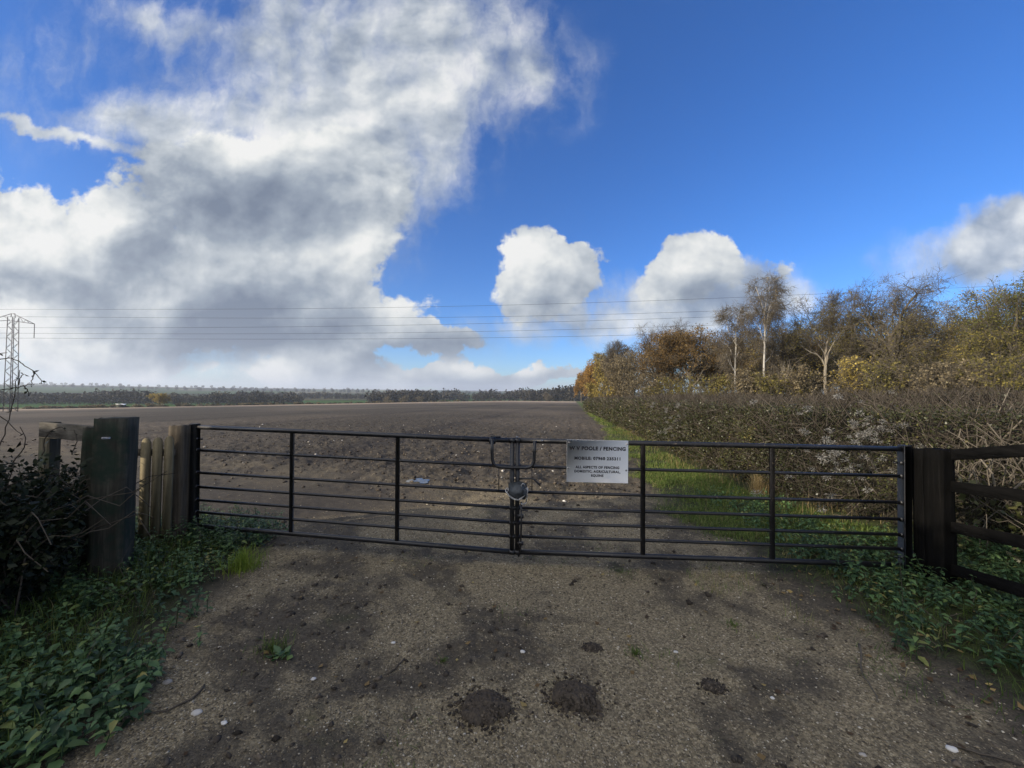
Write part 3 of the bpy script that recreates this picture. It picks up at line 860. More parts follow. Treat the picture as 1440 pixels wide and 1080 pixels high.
line('W V POOLE / FENCING', 0, ky(385), 60 * k, .917 * SW, .05)
line('MOBILE: 07960 235311', 0, ky(549), 50 * k, .747 * SW, .044)
line('ALL ASPECTS OF FENCING', 0, ky(696), 42 * k, .712 * SW, .042)
line('DOMESTIC, AGRICULTURAL,', 0, ky(766), 41 * k, .747 * SW, .042)
line('EQUINE', 0, ky(834), 39 * k, .20 * SW, .042)
for px_, py_ in ((240, 262), (1212, 275), (228, 698), (1203, 718)):
    mb = MB(); x = (px_ - 718) / 1035 * SW; y = ky(py_)
    mb.tube([(x, y, .001), (x, y, .0045), (x, y, .0055)], [.0085, .0085, .005], 10)
    o = mb.build('screw', M_steel, sg); o.matrix_parent_inverse = Matrix.Identity(4); o.matrix_local = SM.to_4x4()

# ---- left side: stout posts, boards and pickets
def post(name, label, c, size, ztop, mat, rotz=0, top='flat', cat='post', lean=(0, 0), group=None, cracked=True):
    c = Vector(c); g0 = float(ground_z(c.x, c.y)) - .25
    H = ztop - g0
    mb = MB(); nseg = 14
    vs = []; k = 24
    sq = []
    for i in range(k):
        a = 2 * PI * i / k + PI / 4
        ca, sa = math.cos(a), math.sin(a); mm = max(abs(ca), abs(sa))
        e = .5 * (1 / mm) * (1 - .05 * (1 if abs(abs(ca) - abs(sa)) < .12 else 0))
        sq.append((ca * e * size[0], sa * e * size[1]))
    for j in range(nseg + 1):
        z = H * j / nseg
        for i, (x, y) in enumerate(sq):
            w = .004 * math.sin(i * 2.4 + j * .5) + .003 * math.sin(j * 1.3 + i)
            s = 1 + w / max(size)
            vs.append((x * s + lean[0] * z, y * s + lean[1] * z, z + (0 if j < nseg else .004 * math.sin(i * 1.7))))
    f = []
    for j in range(nseg):
        for i in range(k): f.append([j * k + i, j * k + (i + 1) % k, (j + 1) * k + (i + 1) % k, (j + 1) * k + i])
    mb.add(vs, f); mb.f.append((np.array([list(range(nseg * k, nseg * k + k))]), 0))
    o = mb.build(name, mat, origin=None)
    o.location = (c.x, c.y, g0); o.rotation_euler = (0, 0, rotz)
    return tag(o, label, cat, group)
pc = at(159, 700, 3.32)
big = post('gate_post', 'thick square greenish weathered post beside the dark bramble bush', (pc.x, pc.y, 0), (.225, .225), at(172, 588, 3.3).z, M_post, R(24), lean=(.006, 0))
mb = MB(); c = at(149, 616, 3.17); mb.box(c, (.05, .02, .016), np.array(Matrix.Rotation(R(24), 3, 'Z')), bevel=.003)
bp = mb.build('bracket', M_steel)
bp.parent = big; bpy.context.view_layer.update(); bp.matrix_parent_inverse = big.matrix_world.inverted()
pc = at(132, 700, 3.42)
post('side_post', 'short greenish square post tight against the thick weathered post', (pc.x, pc.y, 0), (.13, .13), at(134, 601, 3.40).z, M_post, R(16))
fence = thing('rail_fence', 'low weathered wooden board fence half buried in the bramble bush', 'fence', at(60, 735, 3.7))
mb = MB(); mb.bar(at(58, 604, 3.72), at(143, 611, 3.50), .035, .145, bevel=.005); mb.build('top_board', M_board, fence)
mb = MB(); mb.bar(at(40, 733, 3.78), at(126, 731, 3.52), .035, .09, bevel=.005); mb.build('lower_rail', M_post, fence)
pp = at(55, 700, 3.74); zt = at(55, 594.5, 3.72).z
mb = MB(); mb.box((pp.x, pp.y + .07, zt - .8), (.115, .10, 1.6), bevel=.008); mb.build('post', M_post, fence)

pk = thing('picket_panel', 'narrow fence panel of three pale pointed pickets between the two wooden posts', 'fence', at(219, 778, 3.95))
for x0, x1, yt in ((196.0, 208.5, 616), (212.5, 225, 615), (229, 240.5, 613)):
    a, b = at(x0 + .8, 700, 3.93), at(x1 + .8, 700, 3.93)
    zt = at((x0 + x1) / 2, yt, 3.93).z; zb = at((x0 + x1) / 2, 781, 3.93).z
    w = (b - a).length; cx = (a.x + b.x) / 2
    prof = [(-w / 2, zb), (w / 2, zb), (w / 2, zt - .05), (w * .30, zt - .016), (w * .06, zt), (-w * .06, zt), (-w * .30, zt - .016), (-w / 2, zt - .05)]
    mb = MB(); n = len(prof)
    v = [(cx + x, a.y - .01, z) for x, z in prof] + [(cx + x, a.y + .012, z) for x, z in prof]
    mb.add(v, [[i, (i + 1) % n, n + (i + 1) % n, n + i] for i in range(n)]); mb.f.append((np.array([list(range(n))[::-1]]), 0)); mb.f.append((np.array([list(range(n, 2 * n))]), 0))
    mb.build('picket', M_picket, pk)
for y in (636, 752):
    mb = MB(); mb.bar(at(190, y, 3.975), at(246, y + .5, 3.975), .035, .07, bevel=.004); mb.build('cross_rail', M_gpost, pk)
pc = at(251, 700, 4.08)
post('hanging_post', 'slimmer brown square gatepost with dark right face, carrying the left gate leaf', (pc.x, pc.y, 0), (.15, .15), at(250, 598.5, 4.05).z, M_gpost, R(6))

# ---- right side: black posts and four-rail fence running back past the camera
pc = at(1302, 700, 3.47)
post('black_gate_post', 'black square gatepost carrying the right gate leaf', (pc.x, pc.y, 0), (.125, .125), at(1300, 632.5, 3.45).z, M_blackw, R(-6))
pc = at(1321, 700, 3.36)
post('black_fence_post', 'black fence post at the end of the rails, touching the black gatepost', (pc.x, pc.y, 0), (.14, .14), at(1320, 632, 3.34).z, M_blackw, R(4))
rf = thing('post_and_rail_fence', 'black four-rail wooden fence sloping up along the right bank', 'fence', at(1400, 800, 2.9))
for (a0, a1, b0, b1) in ((633.6, 647, 624, 643.5), (676.5, 689, 688, 707.5), (733.5, 745, 751.5, 774), (791.5, 804, 817, 846)):
    p0, p1 = at(1330, (a0 + a1) / 2, 3.36), at(1440, (b0 + b1) / 2, 2.74)
    e = p1 + (p1 - p0) * 1.1
    mb = MB(); mb.bar(p0, e, .036, .088, bevel=.004); mb.build('rail', M_blackr, rf)
e = at(1440, 700, 2.74) + (at(1440, 700, 2.74) - at(1330, 700, 3.36)) * 1.0
mb = MB(); mb.box((e.x + .08, e.y, .65), (.13, .13, 1.5), bevel=.006); mb.build('post', M_blackw, rf)

# ------------------------------------------------------------------ low plants, bramble, hedges
M_nettle = leaf_mat('nettle_leaf', [(0, (.018, .038, .017)), (.3, (.055, .108, .043)), (.65, (.105, .180, .062)), (.85, (.155, .215, .06)), (1, (.25, .23, .07))], .3, .45, .4)
M_grass = leaf_mat('grass_blade', [(0, (.030, .048, .012)), (.4, (.060, .098, .020)), (.75, (.135, .185, .040)), (.9, (.21, .21, .075)), (1, (.26, .21, .10))], .35, .55, .2)
M_bright = leaf_mat('fresh_grass_blade', [(0, (.08, .13, .018)), (.5, (.17, .25, .035)), (1, (.30, .34, .06))], .4, .5, .2)
M_dry = leaf_mat('dry_grass_blade', [(0, (.16, .115, .05)), (.6, (.28, .21, .10)), (1, (.38, .30, .17))], .3)
M_hedge = leaf_mat('hedge_leaf', [(0, (.020, .021, .010)), (.4, (.042, .048, .018)), (.75, (.078, .082, .028)), (.93, (.14, .12, .045)), (1, (.23, .19, .07))], .25, .4, .4)
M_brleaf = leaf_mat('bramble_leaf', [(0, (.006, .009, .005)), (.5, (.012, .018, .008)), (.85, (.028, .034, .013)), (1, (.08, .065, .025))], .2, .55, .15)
M_twig = bark_mat('hedge_twig', (.026, .021, .016), (.105, .089, .070))
M_paletwig = bark_mat('cut_hedge_stem', (.042, .036, .029), (.145, .125, .098))
M_fluff = leaf_mat('seed_fluff', [(0, (.14, .135, .12)), (.6, (.26, .25, .23)), (1, (.40, .39, .36))], .35)
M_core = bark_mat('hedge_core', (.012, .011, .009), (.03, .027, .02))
M_dead = leaf_mat('fallen_leaf', [(0, (.045, .028, .016)), (.5, (.11, .07, .034)), (.85, (.22, .15, .06)), (1, (.36, .28, .10))], .15)

def sample(n, xr, yr, test):
    x = rng.uniform(*xr, n); y = rng.uniform(*yr, n)
    k = test(x, y) > rng.random(n)
    return x[k], y[k]
def nettles(mb, x, y, hmin, hmax, ls):
    """stems with opposite pairs of drooping pointed leaves"""
    for X, Y in zip(x, y):
        h = random.uniform(hmin, hmax); z0 = float(ground_z(X, Y)) - .01
        lx, ly = random.gauss(0, .25) * h, random.gauss(0, .25) * h
        n = max(2, int(h / .035)); a = random.random() * PI
        s = np.linspace(0, 1, n + 1)[1:]
        P = np.stack([X + lx * s ** 1.5, Y + ly * s ** 1.5, z0 + h * s], -1)
        mb.segs([(X, Y, z0)], [P[-1]], [.0035], [.0015], 4, .15)
        pos, D, sz = [], [], []
        for i in range(n):
            for k in (0, 1):
                an = a + i * 1.57 + k * PI + random.gauss(0, .3)
                pos.append(P[i]); D.append((math.cos(an), math.sin(an), random.uniform(-.45, .35)))
                sz.append(ls * random.uniform(.6, 1.25) * (1 - .45 * s[i] ** 3))
        t = np.clip(rng.normal(.42 + random.gauss(0, .22), .17, len(pos)), 0, 1)
        P0 = np.array(pos); D = np.array(D); sz = np.array(sz)
        # leaf of two halves: folded along the midrib and bent down at the tip
        D /= np.linalg.norm(D, axis=1)[:, None]
        W = np.cross(D, [0, 0, 1]) + rng.normal(0, .15, D.shape); W /= np.linalg.norm(W, axis=1)[:, None]
        U = np.cross(W, D); S = sz[:, None]
        v = np.empty((len(pos), 8, 3))
        v[:, 0] = P0 + D * S * .08
        v[:, 1] = P0 + D * S * .34 + W * S * .30 + U * S * .10
        v[:, 2] = P0 + D * S * .38 + U * S * .02
        v[:, 3] = P0 + D * S * .34 - W * S * .30 + U * S * .10
        v[:, 4] = P0 + D * S * .74 + W * S * .19 + U * S * .01
        v[:, 5] = P0 + D * S * .76 - U * S * .06
        v[:, 6] = P0 + D * S * .74 - W * S * .19 + U * S * .01
        v[:, 7] = P0 + D * S * 1.08 - U * S * .22
        q = np.array([[0, 1, 2, 2], [1, 4, 5, 2], [2, 5, 6, 3]])
        b = (np.arange(len(pos)) * 8)[:, None, None]
        n0 = mb.n
        mb.add(v.reshape(-1, 3), (b + np.array([[1, 4, 5, 2], [2, 5, 6, 3]])[None]).reshape(-1, 4), np.repeat(t, 8))
        mb.f.append(((b + np.array([[0, 2, 1][::-1], [0, 3, 2][::-1], [4, 7, 5], [5, 7, 6]])[None]).reshape(-1, 3) + n0, 0))
def blades(mb, x, y, hmin, hmax, w, lean=.5, tmean=.45, segs=3, z=None):
    n = len(x)
    if n == 0: return
    h = rng.uniform(hmin, hmax, n); a = rng.uniform(0, 2 * PI, n)
    z0 = ground_z(x, y) - .01 if z is None else z
    ln = np.abs(rng.normal(0, lean, n)); d = np.stack([np.cos(a), np.sin(a), np.zeros(n)], -1); wv = np.stack([-np.sin(a), np.cos(a), np.zeros(n)], -1)
    base = np.stack([x, y, z0], -1)
    w = np.broadcast_to(w, (n,))
    v = np.empty((n, 2 * segs + 1, 3))
    for k in range(segs):
        s = k / segs
        c = base + d * (h * ln * s ** 2)[:, None] + np.array([0, 0, 1]) * (h * (s - .25 * ln * s ** 2))[:, None]
        ww = (w * (1 - .6 * s) * .5)[:, None]
        v[:, 2 * k] = c + wv * ww; v[:, 2 * k + 1] = c - wv * ww
    v[:, -1] = base + d * (h * ln)[:, None] + np.array([0, 0, 1]) * (h * (1 - .25 * ln))[:, None]
    b = (np.arange(n) * (2 * segs + 1))[:, None, None]
    t = np.clip(rng.normal(tmean, .2, n), 0, 1)
    n0 = mb.n
    mb.add(v.reshape(-1, 3), (b + np.array([[2 * k, 2 * k + 1, 2 * k + 3, 2 * k + 2] for k in range(segs - 1)])[None]).reshape(-1, 4), np.repeat(t, 2 * segs + 1))
    mb.f.append(((np.arange(n) * (2 * segs + 1))[:, None] + np.array([[2 * segs - 2, 2 * segs - 1, 2 * segs]]) + n0, 0))

left_edge = lambda x, y: -1.95 - 0.3 * np.maximum(0, y - 2.0)
def left_bank(x, y):
    n = fbm(x * 1.6, y * 1.6, 201, 3) - .5
    return sst(.0, .35, left_edge(x, y) - x + n * 1.0) * (1 - sst(4.3, 5.0, y)) * (.62 + .38 * sst(.40, .55, fbm(x * 2.2, y * 2.2, 205, 3)))
def right_bank(x, y):
    n = fbm(x * 1.6, y * 1.6, 211, 3) - .5
    return sst(.05, .5, x - 2.5 + n * 1.0) * sst(1.55, 2.1, y + n) * (1 - sst(3.9, 4.5, y))
mb = MB()
x, y = sample(2200, (-4.6, -1.6), (1.2, 4.7), left_bank); nettles(mb, x, y, .05, .22, .056)
x, y = sample(420, (-3.6, -1.7), (1.1, 2.4), left_bank); nettles(mb, x, y, .08, .24, .075)
x, y = sample(160, (-3.9, -2.6), (3.9, 4.6), lambda x, y: np.ones_like(x)); nettles(mb, x, y, .10, .30, .06)
tag(mb.build('nettles', M_nettle), 'low dark green nettle patch covering the bank below the left posts', 'nettles', kind='stuff')
mb = MB()
x, y = sample(1300, (2.3, 5.2), (1.6, 4.4), right_bank); nettles(mb, x, y, .07, .24, .060)
tag(mb.build('nettles', M_nettle), 'green nettle patch below the black fence at the right', 'nettles', kind='stuff')
mb = MB()
x, y = sample(260, (2.9, 4.0), (4.2, 6.2), lambda x, y: sst(.38, .55, fbm(x * 2, y * 2, 231, 3))); nettles(mb, x, y, .06, .2, .06)
tag(mb.build('nettles', M_nettle), 'green nettle patch behind the right gate leaf under the hedge', 'nettles', kind='stuff')

# grass: verge behind the gate, fringes of the track
mb = MB()
ver = lambda x, y: sst(-.15, .25, x - (edge_x(y) + (fbm(x * .9, y * .9, 3, 4) - .5) * .9)) * (x < hedge_front(y) - .08 + .5 * (fbm(x * 1.2, y * 1.2, 227, 3) - .5)) * (.12 + .88 * sst(.36, .56, fbm(x * 1.4, y * 1.4, 221, 3)))
x, y = sample(60000, (1.8, 4.6), (4.2, 8), ver); blades(mb, x, y, .025, .10, .006, .9, .62)
x, y = sample(60000, (2.0, 5.4), (8, 17), ver); blades(mb, x, y, .03, .11, .011, .9, .66)
x, y = sample(60000, (3.5, 9.5), (17, 42), ver); blades(mb, x, y, .04, .12, .025, .8, .68, 2)
x, y = sample(60000, (7.5, 24), (42, 130), ver); blades(mb, x, y, .08, .18, .07, .8, .6, 2)
tag(mb.build('grass', M_grass), 'bright green grass strip along the foot of the hedge', 'grass', kind='stuff')
mb = MB()
x, y = sample(26000, (-4.5, -1.4), (1.2, 4.8), lambda x, y: left_bank(x + .22, y) * .9); blades(mb, x, y, .04, .20, .0045, .8, .5)
x, y = sample(8000, (2.0, 4.6), (1.3, 4.3), lambda x, y: right_bank(x + .35, y + .35)); blades(mb, x, y, .03, .11, .0042, 1.1, .35)
x, y = sample(5000, (1.6, 3.2), (2.6, 4.3), lambda x, y: .5 * sst(.5, .7, fbm(x * 2.4, y * 2.4, 241, 3))); blades(mb, x, y, .03, .10, .004, 1.1, .9)
x, y = sample(9000, (-1.4, 2.3), (1.5, 5.5), lambda x, y: .9 * sst(.66, .74, fbm(x * 2.1, y * 2.1, 251, 3))); blades(mb, x, y, .015, .05, .004, 1.0, .55)
tag(mb.build('grass', M_grass), 'short sparse grass fringing both sides of the gravel track', 'grass', kind='stuff')
mb = MB()
x, y = sample(9000, (3.0, 6.5), (4.6, 18), lambda x, y: (np.abs(x - hedge_front(y) + .12) < .38) * sst(.36, .58, fbm(x * 1.7, y * 1.7, 229, 3))); blades(mb, x, y, .06, .26, .006, .9, .35)
tag(mb.build('dry_grass', M_dry), 'straw coloured dead grass tangled along the foot of the hedge', 'dry grass', kind='stuff')
def tuft(px, py, n, rad, h, label, mat=M_grass, t=.55, w=.0045, name='grass_tuft'):
    p = hit(px, py); mb = MB()
    a = rng.uniform(0, 2 * PI, n); r = np.abs(rng.normal(0, rad * .5, n))
    blades(mb, p.x + np.cos(a) * r, p.y + np.sin(a) * r, h * .4, h, w, .7, t, 4)
    tag(mb.build(name, mat, origin=tuple(p)), label, 'grass tuft')
tuft(341, 800, 420, .19, .24, 'bright yellow green grass tuft left of the gate, brightest on the bank', M_bright, .55)
tuft(384, 915, 160, .13, .10, 'thin green grass tuft on mud left of the track centre', t=.5)
tuft(893, 920, 90, .07, .06, 'small grass tuft among dark mud right of the track centre', t=.55)
tuft(624, 930, 60, .05, .04, 'tiny mossy green tuft behind the dark mud left of the soil mounds', t=.5)
tuft(1030, 880, 90, .08, .05, 'low grass tuft on mud in front of the right gate leaf', t=.5)
tuft(1066, 694, 380, .17, .42, 'straw coloured dead grass clump behind the right gate leaf', M_dry, .5)
tuft(872, 805, 260, .26, .04, 'flat moss green grass patch under the right gate leaf', t=.4)
bpy.data.objects[[o.name for o in COL.objects if o.get('label', '').startswith('flat moss')][0]]['kind'] = 'stuff'
# plantain like weed on the mud
p = hit(396, 925); mb = MB()
a = rng.uniform(0, 2 * PI, 16); mb.leaves(np.tile([p.x, p.y, p.z + .02], (16, 1)) + rng.normal(0, .02, (16, 3)) * [1, 1, .3], rng.uniform(.04, .07, 16), np.stack([np.cos(a), np.sin(a), rng.uniform(.0, .5, 16)], -1), .6, up=3)
tag(mb.build('weed', M_nettle, origin=tuple(p)), 'grey green broad leaved weed beside the thin tuft on mud', 'weed')

# dead leaves lying about
mb = MB()
x, y = sample(2200, (-3.6, 4.0), (1.3, 4.8), lambda x, y: .10 + .9 * np.maximum(left_bank(x + .5, y), right_bank(x + .5, y)) * .8)
mb.leaves(np.stack([x, y, ground_z(x, y) + .012], -1), rng.uniform(.02, .05, len(x)), np.stack([rng.normal(size=len(x)), rng.normal(size=len(x)), rng.normal(0, .15, len(x))], -1), .7, up=5)
tag(mb.build('fallen_leaves', M_dead), 'small brown dead leaves scattered on the ground', 'dead leaves', kind='stuff')

# dry dead stalks standing among the nettles
mb = MB(); lb = left_bank
x, y = sample(260, (-4.4, -1.7), (1.3, 4.6), lambda x, y: left_bank(x, y) * .8); x2, y2 = sample(90, (2.5, 5.0), (1.7, 4.4), right_bank); x, y = np.r_[x, x2], np.r_[y, y2]
b0 = np.stack([x, y, ground_z(x, y)], -1); d0 = np.stack([rng.normal(0, .55, len(x)), rng.normal(0, .55, len(x)), np.ones(len(x))], -1) * rng.uniform(.06, .20, len(x))[:, None]
mb.segs(b0, b0 + d0, np.full(len(x), .0028), np.full(len(x), .0018), 4, rng.random(len(x))); mb.segs(b0 + d0, b0 + d0 * 1.5 + rng.normal(0, .05, d0.shape), np.full(len(x), .0018), np.full(len(x), .001), 4, rng.random(len(x)))
tag(mb.build('dead_stalks', M_twig), 'thin dry dead stalks standing among the nettles', 'dead stalks', kind='stuff')

# sticks
def stick(pts, r, label, mat, side=None):
    P = [hit(*q) + Vector((0, 0, r * 1.2)) for q in pts]
    mb = MB(); n = len(P)
    PP = []
    for i in range(n - 1):
        for s in (0, .33, .66): PP.append(P[i].lerp(P[i + 1], s))
    PP.append(P[-1])
    PP = [p + Vector((random.gauss(0, r * .5), random.gauss(0, r * .5), abs(random.gauss(0, r * .3)))) for p in PP]
    mb.tube(PP, np.linspace(r, r * .45, len(PP)), 7)
    if side:
        for a, b in side: mb.tube([hit(*a) + Vector((0, 0, r)), hit(*b) + Vector((0, 0, r * 2.5))], [r * .6, r * .3], 5)
    tag(mb.build('stick', mat, origin=tuple(P[0]), smooth=True), label, 'stick')
stick([(1209, 908), (1212, 928), (1210, 940), (1216, 955), (1230, 976), (1236, 990)], .006, 'pale forked twig lying on the right side of the track', M_paletwig, [((1211, 936), (1194, 933)), ((1210, 940), (1202, 941))])
stick([(568, 928), (556, 942), (543, 950)], .0055, 'short dark stick on mud left of the soil mounds', M_twig)
stick([(288, 965), (270, 985), (235, 1002), (190, 1008), (140, 1007)], .006, 'long curved dark stick along the left edge of the track', M_twig)
stick([(1332, 1048), (1375, 1062), (1440, 1078)], .006, 'dark bent stick in the lower right corner of the track', M_twig)
stick([(1180, 812), (1215, 840), (1300, 846)], .005, 'thin brown stem lying in the nettles below the black gatepost', M_twig)
stick([(480, 850), (520, 846), (538, 853)], .004, 'thin dark twig on gravel near the left gate leaf', M_twig)

def arcs(n, base, spread, hmin, hmax, r0, mb, t0=.2, t1=.9, droop=.6, seg=7):
    """arching stems from base points; returns sample points along them"""
    pts = []
    for k in range(n):
        b = Vector(base[k % len(base)]) + Vector((random.gauss(0, spread * .3), random.gauss(0, spread * .3), 0))
        a = random.random() * 2 * PI; L = random.uniform(hmin, hmax); out = random.uniform(.15, .7) * L
        P = []
        for i in range(seg + 1):
            s = i / seg
            P.append(b + Vector((math.cos(a) * out * s ** 1.4, math.sin(a) * out * s ** 1.4, L * (s - droop * s ** 2.6 * random.uniform(.7, 1.1)))) + Vector((random.gauss(0, .015), random.gauss(0, .015), 0)))
        A = np.array(P); rr = np.linspace(r0, r0 * .35, seg + 1)
        mb.segs(A[:-1], A[1:], rr[:-1], rr[1:], 4, random.uniform(t0, t1))
        pts.append(A[1:])
    return np.concatenate(pts)

# dark bramble bush over the left fence
br = thing('bramble_bush', 'big dark bramble bush smothering the low fence at the left edge', 'bush', (-4.0, 2.9, float(ground_z(-4.0, 2.9))))
mb = MB(); bases = []
for _ in range(120):
    x = random.uniform(-5.2, -3.35); y = random.uniform(2.45, 3.35); bases.append((x, y, float(ground_z(x, y))))
bases = [b for b in bases if b[0] / b[1] < -1.24]
pts = arcs(520, bases, .2, .55, 1.7, .0075, mb, .1, .75)
ok = (pts[:, 0] < -1.085 * pts[:, 1] - .0) & (pts[:, 2] < 1.33 + .15 * (pts[:, 0] < -4.2))
mb.build('stems', M_twig, br)
mb = MB()
P = pts[ok]; P = np.repeat(P, 14, 0) + rng.normal(0, .085, (len(P) * 14, 3)); P[:, 2] = np.maximum(P[:, 2], .05)
k2 = (P[:, 0] / P[:, 1] < -1.10)
P = P[k2]
mb.leaves(P, .022 + .05 * rng.random(len(P)) ** 1.5, None, .6, np.clip(rng.normal(.4, .22, len(P)), 0, 1), droop=.3, up=1.2)
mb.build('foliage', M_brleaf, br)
# long shoots reaching over the fence, with a few leaves left on
mb = MB(); lf = MB()
for pl in ([(-30, 640, 2.75), (0, 628, 2.8), (12, 590, 2.8), (22, 545, 2.8), (28, 520, 2.8)], [(-40, 560, 2.8), (0, 549, 2.8), (18, 546, 2.8), (40, 541, 2.8), (54, 540, 2.8)], [(-40, 520, 2.8), (0, 505, 2.8), (20, 505, 2.8), (32, 512, 2.8), (46, 521, 2.8), (55, 530, 2.8), (59, 540, 2.8)],
           [(46, 521, 2.8), (45, 530, 2.8), (44, 541, 2.8)], [(26, 541, 2.8), (30, 530, 2.8), (34, 526, 2.8)], [(34, 542, 2.8), (38, 550, 2.8), (41, 554, 2.8)], [(-40, 570, 2.7), (0, 585, 2.7), (16, 598, 2.7), (30, 612, 2.7)],
           [(-30, 500, 2.8), (0, 497, 2.8), (10, 496, 2.8)], [(60, 640, 2.8), (66, 612, 2.8), (84, 600, 2.8), (92, 606, 2.8)], [(20, 650, 2.8), (36, 622, 2.8), (28, 600, 2.8)], [(100, 640, 2.85), (108, 620, 2.85), (104, 604, 2.85)]):
    P = [at(*q) for q in pl]
    PP = []
    Q_ = [P[0]] + P + [P[-1]]
    for i in range(1, len(Q_) - 2):
        a, b, c_, d_ = Q_[i - 1:i + 3]
        for s in (0, .25, .5, .75):
            PP.append(.5 * (2 * b + (c_ - a) * s + (2 * a - 5 * b + 4 * c_ - d_) * s * s + (3 * b - a - 3 * c_ + d_) * s ** 3) + Vector((random.gauss(0, .002), random.gauss(0, .004), random.gauss(0, .002))))
    PP.append(P[-1])
    mb.tube(PP, np.linspace(.0042, .002, len(PP)), 5, .3)
    Q = np.array(PP)[rng.integers(1, len(PP), 3)]
    lf.leaves(Q, rng.uniform(.018, .034, len(Q)), None, .55, .3, droop=.2)
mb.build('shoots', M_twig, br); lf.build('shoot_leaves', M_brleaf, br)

# tall hedge at the left, just outside the picture, which shades the gateway
def hedge(label, line, width, height, leaf_n, lsz, mat, name='hedge', core=True, twigs=0, twig_mat=None, ztop_noise=.15, density=None, group=None, twig_r=.005, tfun=None, twig_len=(.35, .9)):
    """line: centre points along the hedge"""
    Lp = np.array(line, float)
    seg = np.hypot(np.diff(Lp[:, 0]), np.diff(Lp[:, 1])); cum = np.r_[0, np.cumsum(seg)]
    def along(s):
        return np.interp(s, cum, Lp[:, 0]), np.interp(s, cum, Lp[:, 1])
    def normal(s):
        x0, y0 = along(np.maximum(s - .4, 0)); x1, y1 = along(np.minimum(s + .4, cum[-1]))
        n = np.stack([-(y1 - y0), x1 - x0], -1); return n / (np.linalg.norm(n, axis=-1)[..., None] + 1e-9)
    Hf = lambda s: height * (1 + ztop_noise * (fbm(s * .45 + Lp[0, 0], s * 0 + Lp[0, 1], 301, 3) - .5) * 2)
    cx, cy = along(cum[-1] / 2)
    root = thing(name, label, 'hedge', (float(cx), float(cy), float(ground_z(cx, cy))), group)
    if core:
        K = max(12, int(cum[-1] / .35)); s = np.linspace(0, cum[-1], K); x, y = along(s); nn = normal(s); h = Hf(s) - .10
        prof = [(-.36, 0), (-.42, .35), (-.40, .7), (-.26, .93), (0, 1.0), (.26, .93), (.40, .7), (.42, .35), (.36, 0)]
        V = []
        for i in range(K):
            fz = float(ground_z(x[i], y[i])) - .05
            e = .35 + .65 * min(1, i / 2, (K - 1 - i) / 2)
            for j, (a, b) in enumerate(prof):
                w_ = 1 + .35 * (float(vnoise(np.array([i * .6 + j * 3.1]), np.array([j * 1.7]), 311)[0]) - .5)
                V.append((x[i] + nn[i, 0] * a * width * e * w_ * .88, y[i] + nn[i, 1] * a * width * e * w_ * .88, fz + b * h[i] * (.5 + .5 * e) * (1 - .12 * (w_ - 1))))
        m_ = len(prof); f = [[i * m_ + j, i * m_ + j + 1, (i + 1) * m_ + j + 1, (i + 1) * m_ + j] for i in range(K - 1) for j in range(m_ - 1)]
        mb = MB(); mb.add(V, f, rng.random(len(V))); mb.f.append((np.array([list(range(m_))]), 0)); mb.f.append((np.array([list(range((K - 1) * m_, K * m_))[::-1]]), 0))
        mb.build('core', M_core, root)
    def surf(n, inset=0.0, topbias=.35):
        s = rng.uniform(0, cum[-1], int(n * 2.2))
        if density is not None:
            x, y = along(s); s = s[density(x, y) > rng.random(len(s))]
        s = s[:n]; n = len(s)
        x, y = along(s); nn = normal(s); h = Hf(s)
        top = rng.random(n) < topbias
        side = np.where(rng.random(n) < .85, 1, -1)
        hz = np.where(top, 1 - .07 * rng.random(n), rng.random(n) ** .8)
        bulge = .5 * np.interp(hz, [0, .3, .75, .95, 1], [.86, 1, .95, .7, .5]) * (1 + .42 * (fbm(s * 1.1, hz * 2.4 + side * 9, 321, 3) - .5) + .38 * (fbm(s * 4.2, hz * 6 + side * 9, 323, 2) - .5))
        off = np.where(top, rng.uniform(-.45, .45, n), side * bulge)
        P = np.stack([x + nn[:, 0] * off * width, y + nn[:, 1] * off * width, ground_z(x, y) + hz * h + .02 * (fbm(s * 3, s * 0, 5, 2) - .5)], -1)
        N = np.where(top[:, None], np.array([[0, 0, 1.0]]), np.stack([nn[:, 0] * side, nn[:, 1] * side, np.full(n, .25)], -1))
        P = P + N * (rng.normal(0, .05, n) - inset)[:, None]
        return P, N, s, hz
    if leaf_n:
        P, N, s, hz = surf(leaf_n)
        r = np.hypot(P[:, 0], P[:, 1]); size = lsz * np.clip(r / 7, .8, 6) ** .75 * rng.uniform(.6, 1.3, len(P))
        t = np.clip(rng.normal(.42, .2, len(P)) + .35 * (fbm(s * .9, hz * 2, 331, 3) - .5), 0, 1)
        if tfun is not None: t = np.clip(t + tfun(P), 0, 1)
        D = N * .5 + rng.normal(0, .7, P.shape)
        mb = MB(); mb.leaves(P, size, D, .62, t, up=.6); mb.build('foliage', mat, root)
    if twigs:
        P, N, s, hz = surf(twigs, .06, .4)
        L = rng.uniform(*twig_len, len(P))[:, None]
        D = N * .4 + rng.normal(0, .55, P.shape) + np.array([0, 0, .45]); D /= np.linalg.norm(D, axis=1)[:, None]
        mid = P + D * L * .3 + rng.normal(0, .04, P.shape)
        P0 = P - D * L * .35
        r = np.hypot(P[:, 0], P[:, 1]); rad = twig_r * np.clip(r / 6, .8, 5) ** .7 * rng.uniform(.5, 1.3, len(P))
        tt = rng.random(len(P))
        mb = MB(); mb.segs(P0, mid, rad, rad * .8, 3, tt); mb.segs(mid, P + D * L * .55 + rng.normal(0, .05, P.shape), rad * .8, rad * .4, 3, tt)
        mb.build('twigs', twig_mat or M_twig, root)
    return root
